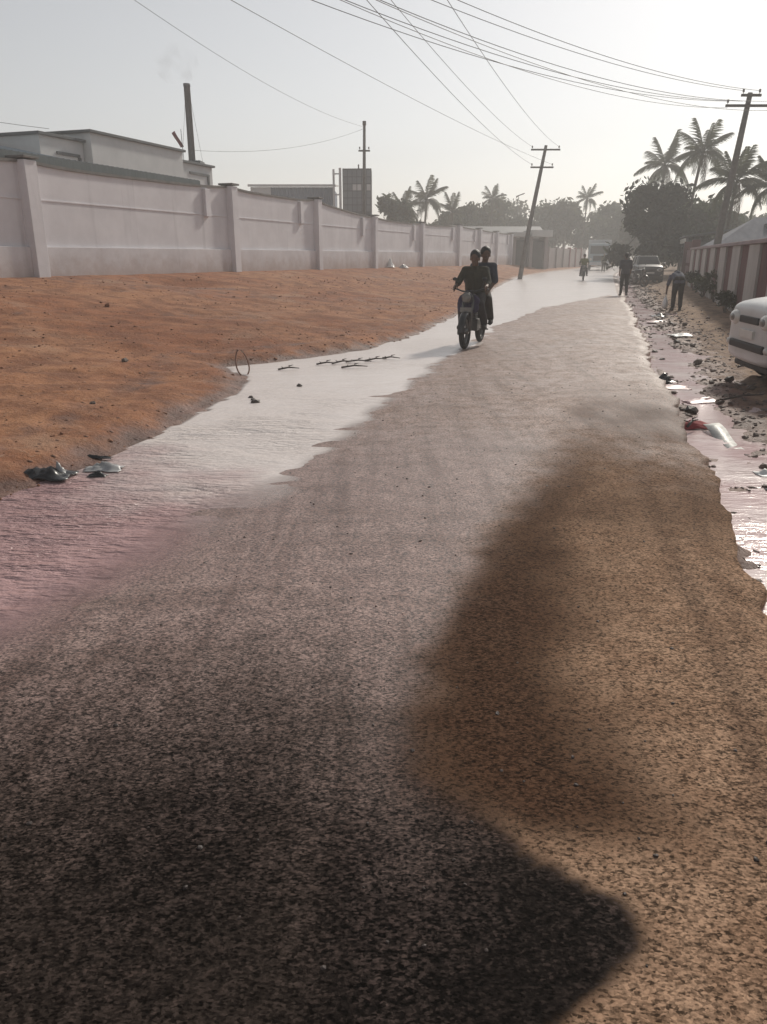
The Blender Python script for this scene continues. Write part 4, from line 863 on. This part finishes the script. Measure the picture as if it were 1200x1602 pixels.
# ------------------------------------------------------------------ cars
M_GLASS = mat('dark_car_glass', (0.02, 0.024, 0.026), (0.03, 0.035, 0.036), 0.08, 3)
M_PLASTIC = mat('black_plastic', (0.018, 0.018, 0.018), (0.03, 0.03, 0.03), 0.6, 15)
def car(label, loc, rotz, paint, cat='car'):
    o = thing('parked_car', label, cat, loc, rotz, 'parked cars')
    ST = [(-1.80, .64, .40, .60, .84, .90), (-1.74, .73, .26, .60, .95, 1.0), (-1.4, .78, .21, .58, 1.0, 1.05), (-0.6, .79, .20, .58, 1.0, 1.06), (0.3, .79, .20, .58, 1.0, 1.06), (0.85, .79, .20, .58, .98, 1.05),
          (1.25, .78, .21, .58, .95, 1.02), (1.62, .76, .22, .57, .90, .975), (1.75, .745, .24, .55, .87, .93), (1.80, .70, .28, .54, .80, .86)]
    v = []; f = []; m = 13
    for x, w_, zb, zm, zl, zt in ST:
        h = [(w_ * .80, zb), (w_ * .97, zb + .06), (w_, zm - .12), (w_, zm + .05), (w_ * .975, zl), (w_ * .87, zt - .012)]
        v += [(x, y, z) for y, z in h] + [(x, 0, zt + .01)] + [(x, -y, z) for y, z in reversed(h)]
    for i in range(len(ST) - 1):
        for j in range(m - 1): f.append((i * m + j, i * m + j + 1, (i + 1) * m + j + 1, (i + 1) * m + j))
        f.append((i * m + m - 1, i * m, (i + 1) * m, (i + 1) * m + m - 1))
    f += [tuple(range(m - 1, -1, -1)), tuple((len(ST) - 1) * m + j for j in range(m))]
    bd = MB().add(v, f).build('body', paint, o, True); sb = bd.modifiers.new('s', 'SUBSURF'); sb.levels = 2; sb.render_levels = 2
    # cabin
    lo = [(0.95, .66), (-1.70, .64)]; hi = [(0.42, .53), (-1.42, .53)]
    v = [(0.95, .66, 1.02), (0.95, -.66, 1.02), (-1.72, -.64, 1.02), (-1.72, .64, 1.02), (0.36, .54, 1.50), (0.36, -.54, 1.50), (-1.50, -.53, 1.49), (-1.50, .53, 1.49)]
    cb = MB().add(v, [(0, 1, 5, 4), (1, 2, 6, 5), (2, 3, 7, 6), (3, 0, 4, 7), (4, 5, 6, 7)]).build('cabin', paint, o, bevel=0.05)
    def pane(name, a, b, c, d, ins=0.09, off=0.012):
        P4 = [Vector(p) for p in (a, b, c, d)]; c0 = sum(P4, Vector()) / 4; nn = (P4[1] - P4[0]).cross(P4[3] - P4[0]).normalized()
        q = [c0 + (p - c0) * (1 - ins) + nn * off for p in P4]; q2 = [p - nn * 0.02 for p in q]
        MB().add(q + q2, [(0, 1, 2, 3), (0, 4, 5, 1), (1, 5, 6, 2), (2, 6, 7, 3), (3, 7, 4, 0)]).build(name, M_GLASS, cb)
    pane('windscreen', v[1], v[0], v[4], v[5], 0.12); pane('rear_window', v[3], v[2], v[6], v[7], 0.16)
    for s in (1, -1):
        y = lambda x, z: s * (.66 - .12 * (z - 1.02) / .48)
        for (xa, xb, xc, xd) in ((0.80, -0.22, -0.22, 0.34), (-0.30, -1.55, -1.42, -0.30)):
            q = [(xa, y(0, 1.07), 1.07), (xb, y(0, 1.07), 1.07), (xc, y(0, 1.45), 1.45), (xd, y(0, 1.45), 1.45)]
            pane('side_window', *(q if s < 0 else [q[1], q[0], q[3], q[2]]), 0.05)
        # doors, lamps, mirror
        for xa in (0.78, -0.25, -1.15): bx('door_seam', bd, M_PLASTIC, xa - .006, xa + .006, s * .785 - .008, s * .785 + .008, .34, 1.0)
        for xa in (-0.12, -1.0): bx('door_handle', bd, M_PLASTIC, xa - .08, xa + .04, s * .795 - .015, s * .795 + .015, .86, .89, 0.005)
        hl = MB().ell((1.785, s * .50, .745), (.06, .165, .085), 18, 12).build('headlight', M_LAMP, o, True)
        MB().ell((1.822, s * .50, .745), (.030, .10, .05), 14, 10).build('bulb_housing', M_GLASSY, hl, True)
        MB().ell((1.775, s * .62, .45), (.05, .06, .045), 12, 8).build('fog_lamp', M_LAMP, o, True)
        MB().ell((-1.74, s * .60, .80), (.06, .10, .13), 12, 8).build('tail_light', M_RED, o, True)
        MB().ell((0.72, s * .88, 1.06), (.06, .10, .065), 12, 8).build('mirror', paint, o, True)
        for x in (-1.12, 1.12):
            ar = MB().lathe([(0.001, 0), (0.355, 0), (0.375, 0.012)], 24, Matrix.Translation((x, s * .775, .33)) @ Matrix.Rotation(-s * PI / 2, 4, 'X')).build('wheel_arch', M_PLASTIC, bd)
            wh = MB().lathe([(0.19, -.09), (.27, -.10), (.30, -.07), (.305, 0), (.30, .07), (.27, .10), (.19, .09)], 26, Matrix.Translation((x, s * .70, .30)) @ Matrix.Rotation(PI / 2, 4, 'X')).build('tyre', M_RUB, o, True)
            rm = MB().lathe([(0.001, .055), (.06, .06), (.08, .045), (.16, .05), (.195, .085)], 20, Matrix.Translation((x, s * .715, .30)) @ Matrix.Rotation(-s * PI / 2, 4, 'X')).build('rim', M_CHROME, wh, True)
    bx('grille', o, M_PLASTIC, 1.74, 1.815, -.30, .30, .70, .78, 0.01); bx('air_intake', o, M_PLASTIC, 1.74, 1.82, -.55, .55, .40, .49, 0.02)
    bx('number_plate', o, M_LAMP, 1.77, 1.825, -.22, .22, .54, .63); bx('bumper_lip', o, M_PLASTIC, 1.4, 1.70, -.62, .62, .17, .24, 0.02)
    return o
M_WCAR = mat('white_car_paint', (0.50, 0.50, 0.49), (0.58, 0.58, 0.57), 0.28, 2.5)
M_GCAR = mat('dark_grey_car_paint', (0.035, 0.038, 0.04), (0.05, 0.053, 0.055), 0.35, 2.5)
car('white car nosed in towards the road, cut by the right edge of the frame', (6.53, 9.72, -0.02), math.atan2(0.09, -1), M_WCAR).scale = (1.08, 1.05, 1.08)
car('dark grey car parked in the shade of the big dark tree', (15.5, 47.5, 0.02), R(-100), M_GCAR)
tr_ = thing('truck', 'pale blue truck coming round the far bend of the road', 'truck', (24.0, 90, 0.05), R(-105), 'vehicles')
M_PBLUE = mat('pale_blue_paint', (0.22, 0.29, 0.33), (0.28, 0.35, 0.39), 0.45, 1.5)
bx('cab', tr_, M_PBLUE, 1.8, 3.4, -1.1, 1.1, 0.7, 2.7, 0.12); bx('cargo_body', tr_, M_FRAME, -3.2, 1.7, -1.2, 1.2, 0.95, 3.1, 0.04); bx('chassis', tr_, M_PLASTIC, -3.2, 3.3, -0.5, 0.5, 0.55, 0.94)
bx('windscreen', tr_, M_GLASS, 3.39, 3.43, -0.95, 0.95, 1.65, 2.45, 0.01); bx('bumper', tr_, M_FRAME, 3.35, 3.55, -1.1, 1.1, 0.5, 0.8, 0.03); bx('grille', tr_, M_PLASTIC, 3.39, 3.44, -0.6, 0.6, 0.95, 1.45, 0.01)
for s in (-1, 1):
    MB().ell((3.42, s * .85, 1.1), (.06, .14, .14), 12, 8).build('headlight', M_LAMP, tr_, True)
    for x in (-2.2, 2.4): MB().lathe([(0.001, -.13), (.40, -.13), (.45, -.08), (.45, .08), (.40, .13), (.001, .13)], 20, Matrix.Translation((x, s * .95, .45)) @ Matrix.Rotation(PI / 2, 4, 'X')).build('wheel', M_RUB, tr_, True)

# ------------------------------------------------------------------ loose stones, rubbish, sticks
ICO = []; ph = (1 + 5 ** .5) / 2
for a_1 in (-1, 1):
    for b_1 in (-ph, ph): ICO += [(0, a_1, b_1), (a_1, b_1, 0), (b_1, 0, a_1)]
ICO = np.array(ICO) / math.sqrt(1 + ph * ph)
bm_ = bmesh.new()
for p in ICO: bm_.verts.new(p)
bmesh.ops.convex_hull(bm_, input=bm_.verts); bm_.verts.index_update(); bm_.normal_update()
ICOF = np.array([[v_.index for v_ in f_.verts] for f_ in bm_.faces]); bm_.free()
def rocks(name, pts, material, seed, flat=0.65):
    rng = np.random.default_rng(seed); n = len(pts); P = np.array(pts)
    jit = 1 + 0.35 * (rng.random((n, 12, 1)) - 0.5) * 1.6; th_ = rng.random(n) * 6.28; c_, s_ = np.cos(th_)[:, None], np.sin(th_)[:, None]
    b = ICO[None] * jit; sx = (0.75 + 0.6 * rng.random((n, 1))); x = b[..., 0] * sx; y = b[..., 1]
    V_ = np.stack([x * c_ - y * s_, x * s_ + y * c_, b[..., 2] * flat], -1) * P[:, 3][:, None, None] + P[:, None, :3]
    F_ = (ICOF[None] + (np.arange(n) * 12)[:, None, None]).reshape(-1, 3)
    me = bpy.data.meshes.new(name); me.from_pydata(V_.reshape(-1, 3).tolist(), [], F_.tolist()); me.update(); me.materials.append(material); return obj(name, me)
M_CLOD = mat('earth_clod', (0.15, 0.065, 0.035), (0.30, 0.15, 0.09), 0.95, 6, 0.4, 40)
M_STONE = mat('grey_brown_stone', (0.075, 0.06, 0.052), (0.17, 0.135, 0.115), 0.9, 9, 0.4, 40)
M_RUB2 = mat('wet_mixed_rubble', (0.035, 0.023, 0.018), (0.20, 0.14, 0.115), 0.7, 14, 0.4, 40)
M_WETST = mat('wet_dark_stone', (0.022, 0.016, 0.014), (0.07, 0.048, 0.04), 0.6, 9, 0.4, 40)
rng = np.random.default_rng(5); pts = []
while len(pts) < 2100:
    y = 4 + 40 * rng.random() ** 1.8; x = xL(y) - (0.02 + rng.random() ** 1.4 * (xL(y) - xW(y) - 0.3))
    if x < -0.55 * y - 1.5: continue
    if fbm(np.array([x * 0.5]), np.array([y * 0.5]), 77)[0] < rng.random() * 0.5 - 0.3: continue
    pts.append((x, y, 0, 0.005 + 0.024 * rng.random() ** 5 + 0.0004 * y))
P_ = np.array(pts); P_[:, 2] = z_ground(P_[:, 0], P_[:, 1]); tag(rocks('loose_earth_clods', P_, M_CLOD, 1), kind='stuff')
pts = []
for k in range(420):
    y = 1.3 + 13 * rng.random() ** 1.5; x = rc(y) - 3.2 + 3.9 * rng.random()
    if x < xR(y) - 0.1: continue
    pts.append((x, y, 0, 0.003 + 0.005 * rng.random() ** 2 + 0.0003 * y))
P_ = np.array(pts); P_[:, 2] = z_road(P_[:, 0], P_[:, 1]) + 0.001; tag(rocks('road_grit', P_, M_WETST, 2), kind='stuff')
pts = []
for k in range(3800):
    y = 3.5 + 40 * rng.random() ** 1.6; r = 0.03 + abs(rng.normal() * 0.55 + 0.55)
    if r > 3.2: continue
    pts.append((rc(y) + U_R + 0.08 + r, y, 0, 0.007 + 0.030 * rng.random() ** 4 + 0.0008 * y))
P_ = np.array(pts); P_[:, 2] = z_ground(P_[:, 0], P_[:, 1]); tag(rocks('shoulder_rubble', P_, M_RUB2, 3), kind='stuff')
# larger stones that can be told apart
def stone(label, x, y, r, m, seed, grp, on=None):
    o = rocks('stone', [(0, 0, 0, r)], m, seed, 0.7); o.location = (x, y, (zg(x, y) if on is None else on) + r * 0.3); tag(o, label, 'stone', grp); return o
for k, (x, y, r) in enumerate([(-1.52, 8.75, .035), (-1.47, 8.6, .035), (-1.42, 8.45, .045), (-1.05, 9.6, .04), (-2.9, 7.6, .03), (-3.4, 10.2, .05), (-6.2, 12.5, .05), (-5.4, 15.5, .06), (-2.0, 6.5, .04)]):
    lab = ['topmost of three dark stones lined up in the shallows below the reed hoop', 'middle of three dark stones lined up in the shallows', 'lowest of three dark stones lined up in the shallows', 'lone dark stone in the pale water right of the three',
           'small stone on the red bank above the black heap', 'pale flat stone on the red plot left of the reed hoop', 'red clod at the left side of the bare plot', 'red clod far out on the bare plot', 'dark stone on the wet bank right of the black heap'][k]
    stone(lab, x, y, r, M_WETST if k in (0, 1, 2, 3, 8) else (M_STONE if k in (4, 5) else M_CLOD), 30 + k, 'larger stones on the plot', -0.005 if k < 4 else None)
for k in range(34):
    y = 6.0 + 20 * (k / 34) ** 1.3 + rng.random() * 0.4; r = 0.12 + 1.3 * rng.random(); x = float(rc(y)) + U_R + r
    stone('broken stone among the wet rubble along the right road edge', x, y, 0.03 + 0.045 * rng.random(), (M_WETST, M_STONE)[k % 2], 60 + k, 'rubble stones on the right shoulder')
def crumple(name, label, cat, x, y, w_, d_, h, m, seed, rot=0.0, z=None, n=14, grp=None):
    """a crumpled sheet lying in folds"""
    g_ = np.linspace(-.5, .5, n); A, B = np.meshgrid(g_, g_); rr = np.sqrt(A ** 2 + B ** 2) * 2
    Z_ = h * (0.55 + 0.9 * fbm(A * 5 + seed, B * 5, seed, 3)) * np.clip(1.15 - rr, 0.05, 1); X_ = A * w_ * (1 + .3 * fbm(A * 3, B * 3 + seed, seed + 3)); Y_ = B * d_ * (1 + .3 * fbm(A * 3 + 5, B * 3, seed + 4))
    me = grid_mesh(name, X_, Y_, Z_, {}, m); o = obj(name, me, None, (x, y, (max(zg(x, y), 0.0 if x < float(rc(y)) - 0.5 else -0.066) if z is None else z) + 0.004), rot); o.modifiers.new('s', 'SOLIDIFY').thickness = 0.003
    return tag(o, label, cat, grp)
M_BPLAS = mat('black_plastic_film', (0.012, 0.012, 0.013), (0.025, 0.025, 0.026), 0.25, 8)
M_REDC = mat('red_rag', (0.20, 0.02, 0.025), (0.30, 0.05, 0.05), 0.85, 12)
M_PINK = mat('pink_wrapper', (0.35, 0.20, 0.21), (0.5, 0.33, 0.33), 0.4, 12)
M_GREYP = mat('grey_plastic_film', (0.25, 0.25, 0.25), (0.4, 0.4, 0.4), 0.35, 8)
crumple('black_bag', 'heap of black plastic on the bank at the left edge of the stream', 'litter', -2.48, 5.42, .36, .24, .15, M_BPLAS, 3)
crumple('plastic_scrap', 'grey plastic scrap on top of the right end of the black heap', 'litter', -2.40, 5.50, .12, .10, .14, M_GREYP, 4)
crumple('plastic_scrap', 'whitish crumpled scrap at the water edge right of the black heap', 'litter', -2.14, 5.66, .26, .16, .08, M_GREYP, 5)
crumple('plastic_scrap', 'small black scrap in front of the whitish scrap', 'litter', -2.12, 5.47, .13, .07, .05, M_BPLAS, 6)
crumple('plastic_scrap', 'black strip on the red bank above the whitish scrap', 'litter', -2.30, 5.95, .26, .05, .04, M_BPLAS, 7)
crumple('white_sack', 'white sack lying at the foot of the long wall', 'litter', 0.35, 44.8, .55, .5, .55, M_BAG, 8)
crumple('plastic_scrap', 'small pale scrap beside the white sack at the wall', 'litter', 1.15, 46.0, .5, .4, .3, M_GREYP, 9)
crumple('red_rag', 'red rag lying across the rubble by the white plastic board', 'litter', 3.05, 7.45, .55, .20, .09, M_REDC, 10, 0.1)
crumple('pink_wrapper', 'pink wrapper in the rubble below the white car', 'litter', 3.75, 8.9, .55, .22, .05, M_PINK, 11, 0.3)
crumple('pink_wrapper', 'larger faded pink sheet in the rubble between road and car', 'litter', 3.62, 9.9, .6, .35, .05, M_PINK, 12, -0.2)
crumple('black_bag', 'black plastic bag in the wet rubble beyond the pink sheets', 'litter', 3.72, 10.2, .28, .25, .13, M_BPLAS, 13)
crumple('plastic_scrap', 'white scrap on the wet shoulder below the white board', 'litter', 3.0, 5.75, .2, .15, .05, M_BAG, 14)
crumple('plastic_scrap', 'dark scrap at the right edge of the frame beside the road', 'litter', 2.85, 5.3, .16, .14, .05, M_BPLAS, 15)
crumple('plastic_scrap', 'pale scrap on the dirt between walking man and white car', 'litter', 6.2, 16.2, .5, .4, .08, M_BAG, 16)
crumple('plastic_scrap', 'pinkish scrap far up the right shoulder', 'litter', 6.9, 19.8, .6, .4, .06, M_PINK, 17)
crumple('plastic_scrap', 'black scrap on the shoulder near the man with the bag', 'litter', 7.7, 22.0, .5, .4, .1, M_BPLAS, 18)
M_GREYP2 = mat('dirty_white_plastic', (0.33, 0.33, 0.31), (0.5, 0.5, 0.47), 0.5, 8, 0.3, 20)
bd_ = thing('plastic_board', 'bent white plastic board stuck in the rubble beside the road', 'litter', (3.12, 6.72, zg(3.12, 6.72)), R(-8))
v = []; f = []
for k in range(9):
    q = k / 8; v += [(-.075 + .012 * math.sin(q * 5), q * .92 - .26, .02 + .07 * q + .02 * math.sin(q * 9)), (.07 - .015 * q, q * .9 - .24, .03 + .09 * q + .015 * math.cos(q * 8))]
f = [(2 * k, 2 * k + 1, 2 * k + 3, 2 * k + 2) for k in range(8)]
q = MB().add(v, f).build('board', M_GREYP2, bd_, True); q.modifiers.new('s', 'SOLIDIFY').thickness = 0.008
MB().tube([(-.10, -.26, .02), (-.13, -.34, -.02)], 0.012, 5).build('broken_rib', M_GREYP, bd_); MB().tube([(.085, -.24, .035), (.11, -.33, -.02)], 0.01, 5).build('broken_rib', M_GREYP, bd_)
M_REED = mat('dry_reed', (0.16, 0.085, 0.06), (0.26, 0.15, 0.11), 0.8, 12)
rp_ = [(-1.95 + .085 * math.sin(t_) + .05 * (0.5 + .5 * math.cos(t_)), 10.55 + .04 * math.sin(t_ * 2), .16 - .18 * math.cos(t_)) for t_ in np.linspace(-2.9, 2.9, 22)]
tag(MB().tube(rp_, 0.010, 6).build('reed_hoop', M_REED, None, True), 'bent brown reed hoop standing at the edge of the stream', 'reed')
tw_l = ['dark twig, left end of the drift line on the far bank', 'dark twig, second from the left in the drift line', 'forked dark twig in the middle of the drift line', 'dark twig, second from the right in the drift line', 'dark twig, right end of the drift line',
        'flat dark stick lying in the water below the drift line', 'short stick at the edge of the pale puddle', 'dark stick on the shoulder in front of the white car', 'bent stick beside the red rag']
for k, (x, y, L_, a) in enumerate([(-.85, 11.55, .3, .1), (-.62, 11.7, .35, .5), (-.38, 11.8, .4, -.2), (-.12, 12.0, .35, .3), (.12, 12.2, .3, -.4), (-.42, 11.2, .38, .05), (-1.35, 11.0, .3, .1), (4.1, 8.7, .6, .4), (2.98, 7.28, .3, .9)]):
    z0 = max(zg(x, y), 0.0) + .012; c_, s_ = math.cos(a), math.sin(a)
    t = MB(); t.tube([(x - c_ * L_ / 2, y - s_ * L_ / 2, z0), (x, y + .02, z0 + .025), (x + c_ * L_ / 2, y + s_ * L_ / 2, z0 + .015)], [.014, .012, .006], 6)
    t.tube([(x, y + .02, z0 + .045), (x + .06, y + .06, z0 + .055)], [.009, .004], 5); t.tube([(x - c_ * L_ / 4, y, z0 + .02), (x - .10, y - .03, z0 + .04)], [.008, .004], 5)
    tag(t.build('twig', M_WETST, None, True), tw_l[k], 'twig', 'sticks and twigs')

# ------------------------------------------------------------------ haze
hz = MB().box(-720, 1150, -90, 960, -3, 16).build('haze', None); mh = bpy.data.materials.new('thin_haze'); mh.use_nodes = True; t = mh.node_tree; t.nodes.remove(t.nodes['Principled BSDF'])
pv2 = t.nodes.new('ShaderNodeVolumePrincipled'); pv2.inputs['Color'].default_value = (0.93, 0.93, 0.92, 1); pv2.inputs['Density'].default_value = 0.0032; pv2.inputs['Anisotropy'].default_value = 0.25
t.links.new(pv2.outputs[0], t.nodes['Material Output'].inputs['Volume']); hz.data.materials.append(mh); tag(hz, kind='stuff')
